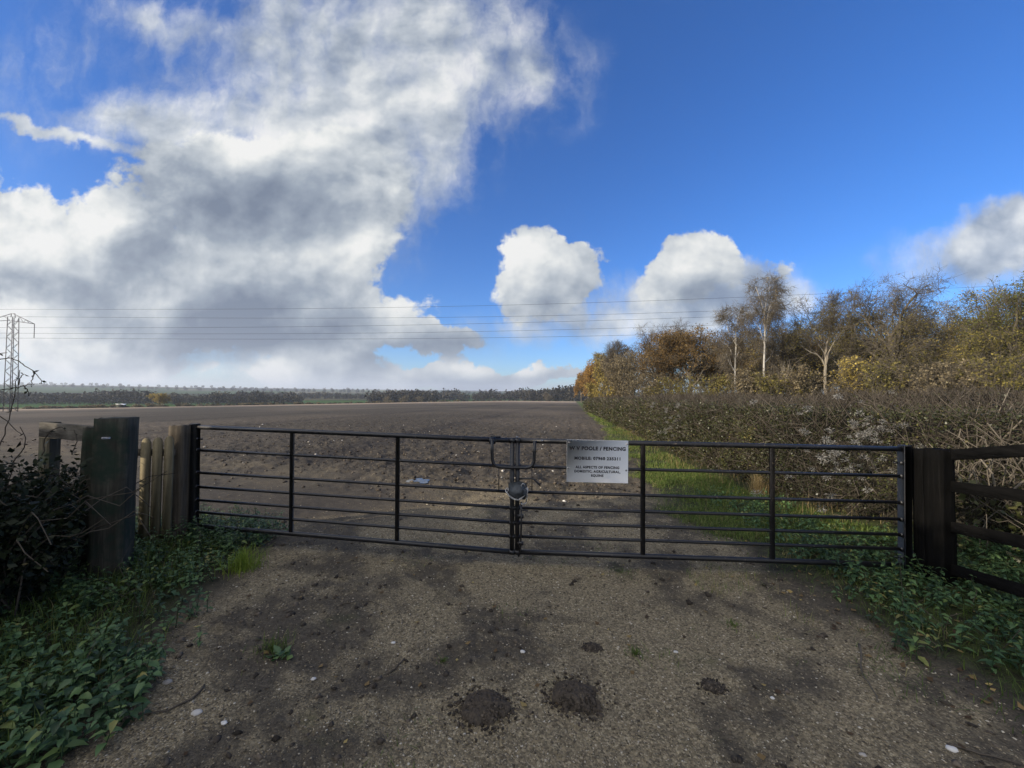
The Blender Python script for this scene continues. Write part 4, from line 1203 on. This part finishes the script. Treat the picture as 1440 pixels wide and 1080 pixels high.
hedge('tall dark hedge beyond the brambles at the far left edge', [(-6.1, 2.7), (-6.2, 1.0), (-6.3, -2), (-6.4, -7)], 1.6, 4.1, 14000, .11, M_brleaf, twigs=900, ztop_noise=.25, twig_r=.008)

hl = [(float(hedge_front(y)) + .75, y) for y in (4.9, 6, 8, 10, 14, 20, 28, 38.8, 52)]
hl = [(7.4, 3.35), (6.3, 3.7), (5.55, 4.3)] + hl
nearden = lambda x, y: np.clip(7.5 / np.hypot(x, y), .10, 1)
ivy = lambda P: .16 * sst(.5, .6, fbm(P[:, 0] * .8, P[:, 1] * .8, 341, 3)) - .22 * sst(9.5, 7.5, np.hypot(P[:, 0], P[:, 1])) * sst(.5, .65, fbm(P[:, 0] * 1.3 + 3, P[:, 1] * 1.3, 345, 3))
hg = hedge('long trimmed field hedge of ivy and bare twigs behind the right gate leaf', hl, 1.5, 1.30, 150000, .032, M_hedge, twigs=11500, density=nearden, tfun=ivy, ztop_noise=.05, twig_r=.0045)
# cut pale stems and traveller's joy seed heads on the near end of the hedge
mb = MB()
for k in range(150):
    x = random.uniform(4.5, 7.0); y = random.uniform(3.0, 4.6)
    if x / y < 1.12: continue
    z = random.uniform(.5, 1.15); L = random.uniform(.3, .75)
    d = Vector((random.gauss(0, .5), random.gauss(-.25, .4), random.uniform(.5, 1.2))).normalized()
    P = [Vector((x, y, z)) + d * L * s + Vector((random.gauss(0, .02), random.gauss(0, .02), 0)) for s in (0, .35, .7, 1)]
    r = random.uniform(.004, .011)
    mb.tube([q for q in P], [r, r * .9, r * .8, r * .62], 6, random.random())
    if random.random() < .7:
        d2 = (d + Vector((random.gauss(0, .7), random.gauss(0, .7), .2))).normalized()
        mb.tube([P[1], P[1] + d2 * L * .4, P[1] + d2 * L * .75 + Vector((0, 0, .05))], [r * .6, r * .5, r * .3], 5, random.random())
A = mb.build('cut_stems', M_paletwig, hg)
mb = MB()
bs = []
for k in range(40):
    bs.append((random.uniform(4.2, 6.6), random.uniform(2.6, 4.6), random.uniform(.1, .9)))
bs = [b for b in bs if b[0] / b[1] > 1.08]
arcs(260, bs, .5, .4, 1.2, .005, mb, .2, 1, .9)
mb.build('tangled_stems', M_paletwig, hg)
mb = MB(); lf = []
for k in range(150):
    if k < 75: c = at(random.gauss(1205, 60), random.gauss(645, 32), random.uniform(4.35, 5.0))
    elif k < 100: c = at(random.gauss(1235, 25), random.gauss(606, 10), random.uniform(4.4, 4.9))
    else: c = at(random.gauss(952, 14), random.gauss(590, 16), random.uniform(9.2, 10))
    n = 46; s = random.uniform(.025, .05)
    d = rng.normal(size=(n, 3)); d /= np.linalg.norm(d, axis=1)[:, None]
    mb.leaves(np.array(c) + d * s * rng.uniform(.1, 1, (n, 1)) * [1, 1, .7], s * .7, d + rng.normal(0, .4, d.shape), .22, np.clip(rng.normal(.5, .25, n), 0, 1))
mb.build('seed_heads', M_fluff, hg)
# yellowing bramble leaves low in the hedge behind the black fence
mb = MB(); n = 1500
x = rng.uniform(3.9, 6.2, n); y = rng.uniform(2.7, 4.8, n); k_ = (x / y > 1.02) & (x > hedge_front(y) - .45); x, y = x[k_], y[k_]
mb.leaves(np.stack([x, y, ground_z(x, y) + rng.uniform(.03, .75, len(x)) ** 1.2], -1), rng.uniform(.04, .09, len(x)), None, .7, np.clip(rng.normal(.5, .28, len(x)), 0, 1), up=1)
mb.build('bramble_leaves', M_hedge, hg)

# bare brushwood thicket between hedge and wood
hedge('grey leafless scrub thicket standing between the trimmed hedge and the wood', [(20, 10), (17.5, 14), (16, 19), (16, 26), (16.5, 34), (18, 46)], 3.4, 1.5, 9000, .05, M_hedge, name='thicket', twigs=16000, twig_r=.005, ztop_noise=.28, tfun=lambda P: -.1 + 0 * P[:, 0], twig_len=(.35, 1.1))

# ------------------------------------------------------------------ trees of the wood
M_bark = bark_mat('oak_bark', (.042, .035, .026), (.15, .128, .098), 3.)
M_birch = bark_mat('birch_bark', (.10, .09, .08), (.52, .49, .44), 2.5)
M_palebark = bark_mat('dead_pale_bark', (.10, .085, .066), (.28, .245, .19), 3.)
LEAFS = {
    'brown': leaf_mat('brown_oak_leaf', [(0, (0.056, 0.036, 0.015)), (.5, (0.147, 0.092, 0.034)), (.85, (0.252, 0.165, 0.059)), (1, (0.364, 0.252, 0.084))], .35),
    'orange': leaf_mat('orange_leaf', [(0, (0.140, 0.077, 0.022)), (.5, (0.322, 0.182, 0.048)), (.85, (0.476, 0.280, 0.070)), (1, (0.588, 0.392, 0.112))], .35),
    'ochre': leaf_mat('ochre_leaf', [(0, (0.126, 0.092, 0.025)), (.5, (0.308, 0.231, 0.059)), (.85, (0.476, 0.371, 0.098)), (1, (0.588, 0.490, 0.154))], .35),
    'olive': leaf_mat('olive_leaf', [(0, (.055, .050, .016)), (.5, (.150, .130, .036)), (.85, (.28, .225, .06)), (1, (.40, .31, .09))], .35),
    'green': leaf_mat('green_leaf', [(0, (.045, .055, .016)), (.5, (.125, .130, .030)), (.85, (.25, .225, .05)), (1, (.38, .31, .07))], .35),
    'dun': leaf_mat('dun_leaf', [(0, (0.084, 0.067, 0.039)), (.5, (0.182, 0.143, 0.081)), (.85, (0.280, 0.231, 0.137)), (1, (0.392, 0.329, 0.210))], .3),
}
def grow(style, rnd):
    """branch segments (p0, p1, r0, r1, level) of a tree about one unit tall"""
    S = []; tips = []
    def rv(s): return Vector((rnd.gauss(0, s), rnd.gauss(0, s), rnd.gauss(0, s)))
    def branch(p, d, L, r, lv, maxlv):
        k = {0: 6, 1: 5, 2: 4}.get(lv, 3)
        st = L / k
        for i in range(k):
            if style == 'birch': trop = Vector((0, 0, .05 if lv == 0 else (-.10 if lv >= 2 else .06)))
            elif style == 'shrub': trop = Vector((0, 0, .06))
            else: trop = Vector((0, 0, .10 if lv < 2 else .03))
            d = (d + rv(.10 if lv == 0 else .20) + trop).normalized()
            q = p + d * st
            r2 = r * (1 - (.45 if lv == 0 and style == 'birch' else .33) / k * (1.6 if lv else 1.15))
            S.append((p, q, r, r2, lv))
            p, r = q, r2
            if lv >= maxlv - 1: tips.append((p, d, lv))
            if lv < maxlv:
                start = {'oak': (2 if lv == 0 else 1), 'birch': (2 if lv == 0 else 0), 'shrub': 1, 'tall': (3 if lv == 0 else 1)}[style]
                if i >= start or (lv > 0 and i >= 0 and rnd.random() < .5):
                    nb = {0: rnd.choice((2, 2, 3)), 1: rnd.choice((1, 2, 2)), 2: rnd.choice((1, 2, 2)), 3: rnd.choice((0, 1, 1, 1))}.get(lv, 1)
                    if style == 'birch' and lv == 0: nb = 3
                    for _ in range(nb):
                        side = d.cross(Vector((rnd.gauss(0, 1), rnd.gauss(0, 1), rnd.gauss(0, 1)))).normalized()
                        an = R({'oak': rnd.uniform(35, 68), 'birch': rnd.uniform(30, 55), 'shrub': rnd.uniform(20, 50), 'tall': rnd.uniform(25, 50)}[style])
                        nd = (d * math.cos(an) + side * math.sin(an)).normalized()
                        f = {'oak': (.66 if lv == 0 else .62), 'birch': (.34 if lv == 0 else .6), 'shrub': .62, 'tall': (.55 if lv == 0 else .6)}[style]
                        branch(p, nd, L * f * rnd.uniform(.7, 1.15) * (1.15 - .3 * i / k if style == 'birch' else 1), r * rnd.uniform(.48, .68), lv + 1, maxlv)
        return p
    if style == 'shrub':
        for _ in range(9):
            branch(Vector((rnd.gauss(0, .10), rnd.gauss(0, .10), 0)), Vector((rnd.gauss(0, .55), rnd.gauss(0, .55), 1)).normalized(), .55, .016, 1, 3)
    elif style == 'birch':
        branch(Vector((0, 0, 0)), Vector((rnd.gauss(0, .03), rnd.gauss(0, .03), 1)).normalized(), .95, .0085, 0, 3)
    else:
        branch(Vector((0, 0, 0)), Vector((rnd.gauss(0, .06), rnd.gauss(0, .06), 1)).normalized(), .55, .026 if style == 'oak' else .014, 0, 4)
    return S, tips
def tree(name, label, px, top, width, depth, style, leaf, nleaf, lsize, bark=None, seed=1, bare=0.0, group=None, cat='tree', lean=0, base_z=None, low=0.0, clump=.5):
    """px, top, width: where the crown stands in the photograph (pixels); depth: metres away; bare: how much of the top has lost its leaves"""
    rnd = random.Random(seed); nleaf = int(nleaf * 1.7); lsize = lsize * .76
    c = at(px, 545, depth); gz = float(macro(c.x, c.y)) if base_z is None else base_z
    ht = at(px, top, depth).z - gz; W = width / F * depth
    S, tips = grow(style, rnd)
    A = np.array([[*s[0], *s[1]] for s in S]); r0 = np.array([s[2] for s in S]); r1 = np.array([s[3] for s in S]); lv = np.array([s[4] for s in S])
    T = np.array([[*t[0]] for t in tips]); TD = np.array([[*t[1]] for t in tips])
    hi = np.percentile(A[:, 5], 99); sx = np.percentile(A[:, 3], 98) - np.percentile(A[:, 3], 2); sy = np.percentile(A[:, 4], 98) - np.percentile(A[:, 4], 2)
    kz = ht / hi; kx = W / sx; ky = W / sy * .9
    ox = (np.percentile(A[:, 3], 98) + np.percentile(A[:, 3], 2)) / 2 * kx
    def tf(p):
        q = p * np.array([kx, ky, kz]); q = q.copy()
        over = np.maximum(q[:, 2] - ht * .80, 0); q[:, 2] = np.minimum(q[:, 2], ht * .80) + .24 * ht * np.tanh(over / (.24 * ht))
        wl = np.abs(q[:, 0]) - W * .5; q[:, 0] -= np.sign(q[:, 0]) * np.maximum(wl, 0) * .6
        f = np.clip(q[:, 2] / ht, 0, 1)
        q[:, 0] += (lean * W - ox * .8) * f ** 1.5
        return q
    P0, P1 = tf(A[:, :3]), tf(A[:, 3:])
    kr = ht
    root = thing(name, label, cat, (c.x, c.y, gz), group)
    o0 = np.array([c.x, c.y, gz])
    m1 = (lv <= 1)
    if name == 'dead_tree':
        kp = lv <= 2; P0, P1, r0, r1, lv, m1 = P0[kp], P1[kp], r0[kp], r1[kp], lv[kp], m1[kp]; T = T[:6]; TD = TD[:6]
    mb = MB(); tt = rng.uniform(.3, .8, len(P0))
    mb.segs(P0[m1] + o0, P1[m1] + o0, r0[m1] * kr, r1[m1] * kr, 6, tt[m1])
    if style == 'shrub': mb.build('stems', bark or M_bark, root)
    else: mb.build('trunk', bark or M_bark, root)
    mb = MB(); m2 = ~m1; mn = .0035 * ht * .12
    mb.segs(P0[m2] + o0, P1[m2] + o0, np.maximum(r0[m2] * kr, .012), np.maximum(r1[m2] * kr, .009), 3, tt[m2])
    # fine twigs at the ends
    TP = tf(T); n3 = len(TP)
    for rep in range(2):
        d = TD * .6 + rng.normal(0, .6, TD.shape)
        if style == 'birch': d[:, 2] -= .5
        d /= np.linalg.norm(d, axis=1)[:, None]
        L = rng.uniform(.03, .075, n3)[:, None] * ht
        mb.segs(TP + o0, TP + d * L + o0, np.full(n3, .011), np.full(n3, .005), 3, rng.uniform(.2, .7, n3))
    mb.build('branches', M_bark if cat == 'tree' and name != 'dead_tree' else (bark or M_bark), root)
    if nleaf:
        zrel = TP[:, 2] / ht
        # whole clumps of twigs keep or lose their leaves together
        q = fbm(TP[:, 0] * 1.1 / max(W, 1) * 5 + seed, TP[:, 2] / ht * 6 + TP[:, 1] / max(W, 1) * 4, 401, 3)
        w = np.clip(1.15 - bare * sst(.45, 1.0, zrel) * 1.3, .02, 1) * (.12 + sst(clump - .12, clump + .1, q)) * sst(low - .12, low + .05, zrel)
        idx = rng.choice(n3, nleaf, p=w / w.sum())
        P = TP[idx] + rng.normal(0, 1, (nleaf, 3)) * np.array([.030, .030, .022]) * (ht * .55 + W * .45)
        P[:, 2] = np.maximum(P[:, 2], .15)
        t = np.clip(rng.normal(.45, .17, nleaf) + .55 * (q[idx] - .5) + .12 * (zrel[idx] - .5), 0, 1)
        mb = MB(); mb.leaves(P + o0, lsize * rng.uniform(.6, 1.35, nleaf), None, .75, t, droop=.3)
        mb.build('crown', LEAFS[leaf], root)
    return root

G1 = 'trees along the front of the wood'
if 'trees' not in SKIP:
    tree('birch_tree', 'tallest slender birch with white trunk, rising above every other tree of the wood', 1072, 387, 46, 46, 'birch', 'dun', 1900, .15, M_birch, 11, group=G1, lean=.15, clump=.35)
    tree('birch_tree', 'shorter birch with sparse drooping twigs, left of the tallest white birch', 1032, 428, 46, 49, 'birch', 'dun', 2100, .16, M_birch, 23, group=G1, lean=-.15, clump=.35)
    tree('oak_tree', 'broad dark brown oak with leafy rounded crown, left of both birches', 972, 466, 104, 60, 'oak', 'brown', 11500, .27, None, 5, group=G1, clump=.35)
    tree('oak_tree', 'oak with bare wiry top and brown leaves below, left of the rounded brown oak', 927, 455, 66, 66, 'oak', 'brown', 4200, .26, None, 17, bare=.9, group=G1)
    tree('thorn_tree', 'dense dusky olive bush-like tree at the left of the dark oaks', 877, 497, 56, 76, 'shrub', 'dun', 5200, .30, None, 29, group=G1, clump=.3)
    tree('ash_tree', 'thin leafless pale tree poking up above the orange trees', 867, 477, 30, 84, 'tall', 'dun', 300, .2, None, 31, bare=.8, group=G1)
    tree('beech_tree', 'glowing ochre tree above the far end of the trimmed hedge', 852, 497, 34, 96, 'oak', 'ochre', 5200, .36, None, 37, group=G1, clump=.3)
    tree('beech_tree', 'orange brown tree next to the ochre one, on the field edge', 838, 506, 28, 116, 'oak', 'orange', 5200, .42, None, 41, group=G1, clump=.3)
    tree('beech_tree', 'rusty orange tree second from the far end of the wood', 827, 516, 22, 142, 'oak', 'orange', 4200, .5, None, 43, group=G1, clump=.3)
    tree('beech_tree', 'small rusty tree ending the wood beside the ploughed field', 818, 525, 16, 176, 'oak', 'orange', 3600, .55, None, 47, group=G1, clump=.3)
    tree('oak_tree', 'ochre topped oak immediately right of the tallest birch', 1102, 454, 66, 52, 'oak', 'ochre', 3200, .21, None, 53, group=G1, bare=.2, clump=.5)
    tree('oak_tree', 'tall upright oak with pale trunk and open thinly leaved crown', 1166, 407, 92, 45, 'tall', 'olive', 3600, .16, M_palebark, 159, bare=.45, group=G1, clump=.5)
    tree('oak_tree', 'widest oak of the wood with dark fan of bare twigs above olive leaves', 1273, 391, 118, 41, 'oak', 'olive', 5200, .17, None, 161, bare=.8, group=G1, clump=.45)
    tree('oak_tree', 'tall pale ochre oak between the widest oak and the green tree', 1362, 414, 92, 46, 'oak', 'ochre', 5000, .19, None, 67, group=G1, clump=.45, bare=.2)
    tree('oak_tree', 'yellow green tree cut by the right edge of the photo', 1432, 398, 96, 38, 'oak', 'green', 9500, .18, None, 71, group=G1, clump=.4)
    tree('oak_tree', 'low spreading olive tree below the ochre oak at the right', 1404, 462, 96, 36, 'shrub', 'olive', 6500, .17, None, 73, group=G1, clump=.4)
    tree('dead_tree', 'pale forked dead stem standing in front of the open oak', 1181, 494, 26, 40, 'tall', 'dun', 0, .1, M_palebark, 79, group=G1)
    tree('dead_tree', 'pale crooked bare stem beside the ochre topped oak', 1106, 500, 20, 44, 'tall', 'dun', 0, .1, M_palebark, 83, group=G1)
    tree('oak_tree', 'ochre leaved young oak between the short birch and the brown oak', 1008, 486, 50, 62, 'oak', 'ochre', 3000, .24, None, 89, group=G1, clump=.45)
    tree('oak_tree', 'dull green tree wedged between the open oak and the widest oak', 1219, 452, 62, 50, 'oak', 'olive', 4600, .22, None, 97, group=G1, clump=.4)
    tree('oak_tree', 'dark brown leafy oak just left of the open pale trunked oak', 1126, 466, 58, 56, 'oak', 'brown', 4600, .23, None, 101, group=G1, clump=.35)
    # undergrowth in front of the trunks
    GU = 'shrubs at the foot of the wood'
    for k, (px, top, w, d, lf, lab) in enumerate([
            (905, 522, 62, 62, 'dun', 'grey brown shrub under the oak with the bare top'), (858, 532, 36, 80, 'ochre', 'sunlit yellow shrub where the trimmed hedge runs out'),
            (1000, 526, 60, 50, 'olive', 'olive shrub under the rounded brown oak'), (1050, 520, 56, 42, 'dun', 'tawny shrub between the two birch trunks'),
            (1085, 522, 60, 40, 'olive', 'olive shrub just right of the white birch trunk'), (1140, 514, 62, 38, 'dun', 'tawny shrub at the foot of the open oak'),
            (1205, 500, 66, 38, 'ochre', 'yellowish shrub right of the forked dead stem'), (1240, 508, 52, 34, 'olive', 'olive shrub left below the widest oak'),
            (1300, 512, 76, 33, 'dun', 'pale tawny shrub right below the widest oak'), (1352, 506, 76, 32, 'dun', 'straw coloured shrub below the ochre oak'),
            (1412, 500, 86, 30, 'olive', 'dark olive shrub at the right edge below the green tree'), (940, 530, 60, 58, 'olive', 'dark shrub below the gap between the two dark oaks'),
            (836, 538, 22, 108, 'ochre', 'small yellow bush at the foot of the orange trees')]):
        tree('shrub', lab, px, top, w, d, 'shrub', lf, 1700, .17 + .002 * d, None, 200 + k, group=GU, cat='shrub', clump=.4)
    # deeper trees that close the wood behind the front row
    GB = 'trees deep inside the wood'
    for k, (px, top, w, d, lf, st) in enumerate([
            (890, 486, 56, 104, 'brown', 'oak'), (945, 478, 60, 92, 'dun', 'oak'), (1000, 478, 60, 86, 'brown', 'oak'), (1050, 472, 64, 78, 'ochre', 'oak'), (1090, 474, 60, 84, 'olive', 'oak'),
            (1135, 458, 70, 72, 'ochre', 'oak'), (1185, 456, 70, 66, 'olive', 'oak'), (1235, 446, 76, 66, 'ochre', 'oak'), (1285, 462, 76, 62, 'ochre', 'oak'), (1330, 446, 80, 64, 'dun', 'oak'),
            (1385, 440, 80, 60, 'ochre', 'oak'), (1440, 440, 90, 58, 'olive', 'oak'), (1160, 484, 80, 90, 'dun', 'oak'), (1260, 480, 90, 88, 'brown', 'oak'), (1350, 478, 90, 84, 'olive', 'oak'), (1030, 492, 70, 100, 'olive', 'oak'),
            (1075, 500, 60, 66, 'brown', 'shrub'), (1150, 498, 70, 58, 'olive', 'shrub'), (1225, 496, 70, 54, 'dun', 'shrub'), (1290, 498, 80, 52, 'olive', 'shrub'), (1340, 500, 70, 50, 'brown', 'shrub')]):
        lab = {'brown': 'brown leaved tree deep inside the wood behind the front row', 'dun': 'dull grey brown tree deep inside the wood behind the front row',
               'ochre': 'ochre leaved tree deep inside the wood behind the front row', 'olive': 'olive green tree deep inside the wood behind the front row'}[lf]
        tree('woodland_tree', lab, px, top, w, d, st, lf, 2600, .2 + .0022 * d, None, 300 + k, group=GB + ', ' + lf, clump=.38)

# ------------------------------------------------------------------ far woods, hedges, pylon and wires
M_far = leaf_mat('far_wood_twigs', [(0, (.020, .018, .014)), (.5, (.042, .037, .027)), (.85, (.07, .062, .042)), (1, (.10, .085, .05))], .1)
M_farb = bark_mat('far_trunk', (.03, .027, .022), (.06, .055, .045), .5)
def wood_mass(name, label, spots, kind='stuff', cat='woodland', mat=None):
    """spots: (x, y, height, width) of each crown"""
    mb = MB(); tr = MB()
    for x, y, h, w in spots:
        z = float(macro(x, y)); n = int(150 + 60 * random.random())
        d = rng.normal(size=(n, 3)); d /= np.linalg.norm(d, axis=1)[:, None]
        P = d * np.array([w * .5, w * .5, h * .40]) * rng.uniform(.55, 1.05, (n, 1)); P[:, 2] += h * .58
        P *= 1 + .25 * (rng.random((n, 1)) - .5)
        P[:, 2] = np.clip(P[:, 2], h * .05, h * 1.02)
        lo = rng.random(n) < .16; P[lo, 2] = rng.uniform(0, h * .4, lo.sum())
        mb.leaves(P + [x, y, z], w * .17 * rng.uniform(.6, 1.3, n), None, .9, np.clip(rng.normal(.4 + random.gauss(0, .12), .16, n), 0, 1))
        mb.segs([(x, y, z - .5)], [(x, y, z + h * .7)], [.25], [.08], 4, .4)
    return tag(mb.build(name, mat or M_far), label, cat, kind=kind)
def spots_line(p0, p1, n, h, rows=3, dep=22, jit=.25):
    o = []
    for r in range(rows):
        for k in range(n):
            s = (k + random.random()) / n
            u = p0[0] + (p1[0] - p0[0]) * s; y = p0[1] + (p1[1] - p0[1]) * s + r * dep
            x = at(u, 550, y).x; hh = h(s) if callable(h) else h
            hh *= 1 + random.uniform(-jit, jit)
            o.append((x, y, hh, hh * random.uniform(.75, 1.1)))
    return o
if 'far' not in SKIP:
    W_ = wood_mass
    W_('woodland', 'long dark leafless wood beyond the field at the left', spots_line((-120, 330), (425, 430), 46, lambda s: 7.5 + 3.0 * math.sin(s * 9) ** 2 + 2.5 * s, 4))
    W_('woodland', 'dark wood behind the green pasture in the middle distance', spots_line((330, 700), (640, 760), 40, 10, 3))
    W_('woodland', 'compact dark copse with upright edges on the skyline of the field', spots_line((520, 475), (612, 480), 17, 13.5, 4, 12))
    W_('woodland', 'row of dark trees on the ridge right of the copse', spots_line((612, 660), (765, 640), 24, 14.5, 2, 18, .4))
    W_('woodland', 'taller dark wood meeting the far end of the orange trees', spots_line((735, 560), (830, 470), 22, lambda s: 12 + 7 * s, 4, 16))
    W_('woodland', 'faint thin tree line on the distant hillside', spots_line((60, 1500), (760, 1700), 70, 14, 1) + spots_line((-100, 2300), (600, 2500), 60, 16, 1))
    # hedge bottoms and scrub just past the field edge
    def scrub(n, u0, u1, extra, h):
        o = []
        for k in range(n):
            u = random.uniform(u0, u1); dr = ray(u, 550); t = dr.x / dr.y
            y = float(np.interp(t, [-1.9, -1.25, -1.0, -0.5, -0.15, 0.17, 0.4], [175, 182, 192, 262, 350, 400, 420])) + extra + random.uniform(0, 26)
            hh = h * random.uniform(.5, 1.3); o.append((t * y, y, hh, hh * random.uniform(1.1, 2.4)))
        return o
    M_tan = leaf_mat('rough_scrub', [(0, (.07, .06, .03)), (.5, (.15, .125, .07)), (1, (.25, .21, .125))], .2)
    W_('scrub', 'tan rough grass and low scrub along the far edge of the field', scrub(170, -60, 660, 3, 1.3), mat=M_tan, cat='scrub')
    W_('field_hedge', 'thin dark hedge line closing the far edge of the field', [(x, y, h * .6, w) for x, y, h, w in scrub(240, -60, 800, 0, 1.1) if True], cat='hedge')
    GL_ = 'low bushes at the far field edge'
    tree('round_tree', 'lone rounded yellow brown tree in front of the dark left wood', 223, 553, 19, 225, 'oak', 'ochre', 3600, .5, None, 501, clump=.25, low=.12)
    for k, (px, top, w, d, lab) in enumerate([(255, 566, 10, 232, 'small pale bush just right of the lone yellow brown tree'), (212, 567, 10, 222, 'small pale bush tucked left under the lone yellow brown tree'),
                                             (568, 556, 12, 380, 'pale bush in front of the middle of the dark copse'), (590, 557, 10, 385, 'pale bush in front of the right end of the dark copse'), (544, 557, 9, 375, 'pale bush in front of the left end of the dark copse'),
                                             (770, 552, 12, 400, 'pale bush before the dark wood at the far end of the field')]):
        tree('bush', lab, px, top, w, d, 'shrub', 'dun', 500, .55, None, 520 + k, group=GL_, cat='bush', clump=.2)
    # small white farm shed by the field edge
    c = at(170, 577, 190); gz = float(macro(c.x, c.y))
    sh = thing('field_shed', 'tiny white roofed field shed beside the far left edge of the field', 'shed', (c.x, c.y, gz))
    mb = MB(); mb.box((c.x, c.y, gz + .65), (2.6, 2.4, 1.5)); mb.build('wall', M_post, sh)
    mb = MB(); mb.bar((c.x - 1.45, c.y - .62, gz + 1.55), (c.x + 1.45, c.y - .62, gz + 1.55), 1.4, .08, up=(0, .35, 1)); mb.bar((c.x - 1.45, c.y + .66, gz + 1.55), (c.x + 1.45, c.y + .66, gz + 1.55), 1.4, .08, up=(0, -.35, 1)); mb.build('roof', M_sign, sh)

m, g = new_mat('galvanised_steel'); M_pyl = m
principled(g, (.10, .10, .105), .55, metallic=.4)
m, g = new_mat('conductor'); M_wire = m
principled(g, (.035, .035, .04), .6, metallic=.2)
if 'pylon' not in SKIP:
    D = 97.0
    b = at(15, 585, D); gz = float(macro(b.x, b.y)); bz = gz
    py = thing('electricity_pylon', 'slim steel lattice pylon with wide crossarms at the left edge', 'pylon', (b.x, b.y, gz))
    X = lambda px, yy, d=D: at(px, yy, d)
    mb = MB(); t = .085
    topz = X(17, 446, D).z
    H = topz - gz; wb, wt = 1.62, 1.25
    cx = lambda z: X(14.5, 585, D).x + (X(18.8, 446, D).x - X(14.5, 585, D).x) * (z - gz) / H
    hw = lambda z: (wb + (wt - wb) * (z - gz) / H) / 2
    for sx in (-1, 1):
        for sy in (-1, 1):
            mb.tube([(cx(gz - .4) + sx * hw(gz), b.y + sy * hw(gz), gz - .4), (cx(topz) + sx * hw(topz), b.y + sy * hw(topz), topz)], t, 5)
    zz = gz; k = 0
    while zz < topz - 1.5:
        z2 = zz + 1.45
        for sy in (-1, 1):
            a, c_ = (-1, 1) if k % 2 else (1, -1)
            mb.tube([(cx(zz) + a * hw(zz), b.y + sy * hw(zz), zz), (cx(z2) + c_ * hw(z2), b.y + sy * hw(z2), z2)], .045, 4)
        for sx in (-1, 1):
            a, c_ = (-1, 1) if k % 2 else (1, -1)
            mb.tube([(cx(zz) + sx * hw(zz), b.y + a * hw(zz), zz), (cx(z2) + sx * hw(z2), b.y + c_ * hw(z2), z2)], .045, 4)
        zz = z2; k += 1
    mb.build('lattice_body', M_pyl, py)
    mb = MB()
    tip, peak, rootp = X(48.5, 455.5), X(18.5, 441), X(20, 451.5)
    mb.tube([peak, tip], .075, 5); mb.tube([rootp, tip], .075, 5)
    for s, s2 in ((.3, .15), (.3, .45), (.6, .45), (.6, .75)): mb.tube([Vector(peak).lerp(tip, s), Vector(rootp).lerp(tip, s2)], .05, 4)
    mb.tube([X(15.5, 446), X(16, 441), X(21, 441), X(21.5, 447)], .075, 5)
    tipl, rootl = X(-18, 452), X(14, 450.5)
    mb.tube([X(16, 441), tipl], .075, 5); mb.tube([rootl, tipl], .075, 5); mb.tube([X(4, 443.5), X(14, 450.5)], .05, 4)
    mb.build('crossarm', M_pyl, py)
    for x0, y0, x1, y1 in ((48.5, 455.5, 47.8, 475), (-18, 452, -18.5, 471)):
        mb = MB(); P = [Vector(X(x0, y0)).lerp(X(x1, y1), s) for s in np.linspace(0, 1, 15)]
        mb.tube(P, [.055 if i % 2 else .10 for i in range(15)], 6); mb.build('insulator', M_pyl, py)
    GW = 'overhead power lines across the field'
    ws = [([(-160, 436), (0, 433.5), (200, 435), (360, 435), (560, 433.5), (780, 427), (930, 421.5), (1090, 415), (1260, 409), (1440, 402), (1640, 393)], 'topmost overhead wire, highest above the hedge and crossing the tallest birch'),
          ([(-160, 445), (0, 445), (200, 446.5), (360, 447.5), (560, 447), (780, 443.8), (930, 440), (1090, 433.7), (1260, 427), (1440, 420), (1640, 411)], 'faint overhead wire just below the topmost one, passing above the pylon'),
          ([(-160, 460), (0, 460), (200, 460.5), (360, 460.5), (560, 458.5), (780, 451.7), (930, 447.8), (1090, 442), (1260, 436), (1440, 429), (1640, 420)], 'middle one of the five overhead wires crossing the small clouds'),
          ([(-160, 468), (0, 468), (200, 469), (360, 469.8), (560, 468.5), (780, 463.6), (930, 459.5), (1090, 453.5), (1260, 447), (1440, 440), (1640, 431)], 'overhead wire between the middle one and the lowest one'),
          ([(-160, 476), (-18, 473.5), (47.8, 475), (200, 477), (360, 478), (560, 477), (780, 472.5), (930, 469.5), (1090, 465.5), (1260, 460), (1440, 453), (1640, 445)], 'lowest overhead wire, hanging from the insulator of the lattice pylon')]
    for pl, lab in ws:
        xs = np.array([q[0] for q in pl], float); ys = np.array([q[1] for q in pl], float)
        # smooth curve through the photo's points
        X_ = np.linspace(xs[0], xs[-1], 60); cf = np.polyfit(xs, ys, 4); Y_ = np.polyval(cf, X_)
        mb = MB(); mb.tube([at(x, y, 97 - 7 * (x - 48) / 1400) for x, y in zip(X_, Y_)], .030, 5)
        tag(mb.build('power_line', M_wire, smooth=True), lab, 'power line', GW)

# ------------------------------------------------------------------ air
if 'haze' not in SKIP:
    m, g = new_mat('haze_air')
    pv = g.n('ShaderNodeVolumePrincipled'); pv.inputs['Color'].default_value = (.80, .88, 1, 1); pv.inputs['Density'].default_value = .00017; pv.inputs['Anisotropy'].default_value = .2
    g.nt.links.new(pv.outputs[0], g.out.inputs['Volume'])
    mb = MB(); mb.box((0, 0, 60), (19000, 19000, 240)); hz = mb.build('haze', m)
    tag(hz, kind='stuff')

# ------------------------------------------------------------------ render settings
C.view_settings.view_transform = 'Standard'
C.view_settings.look = 'None'
C.view_settings.exposure = 0.36
C.view_settings.gamma = 1.0
C.render.engine = 'CYCLES'
C.cycles.max_bounces = 6
C.cycles.transparent_max_bounces = 8
C.cycles.use_denoising = True
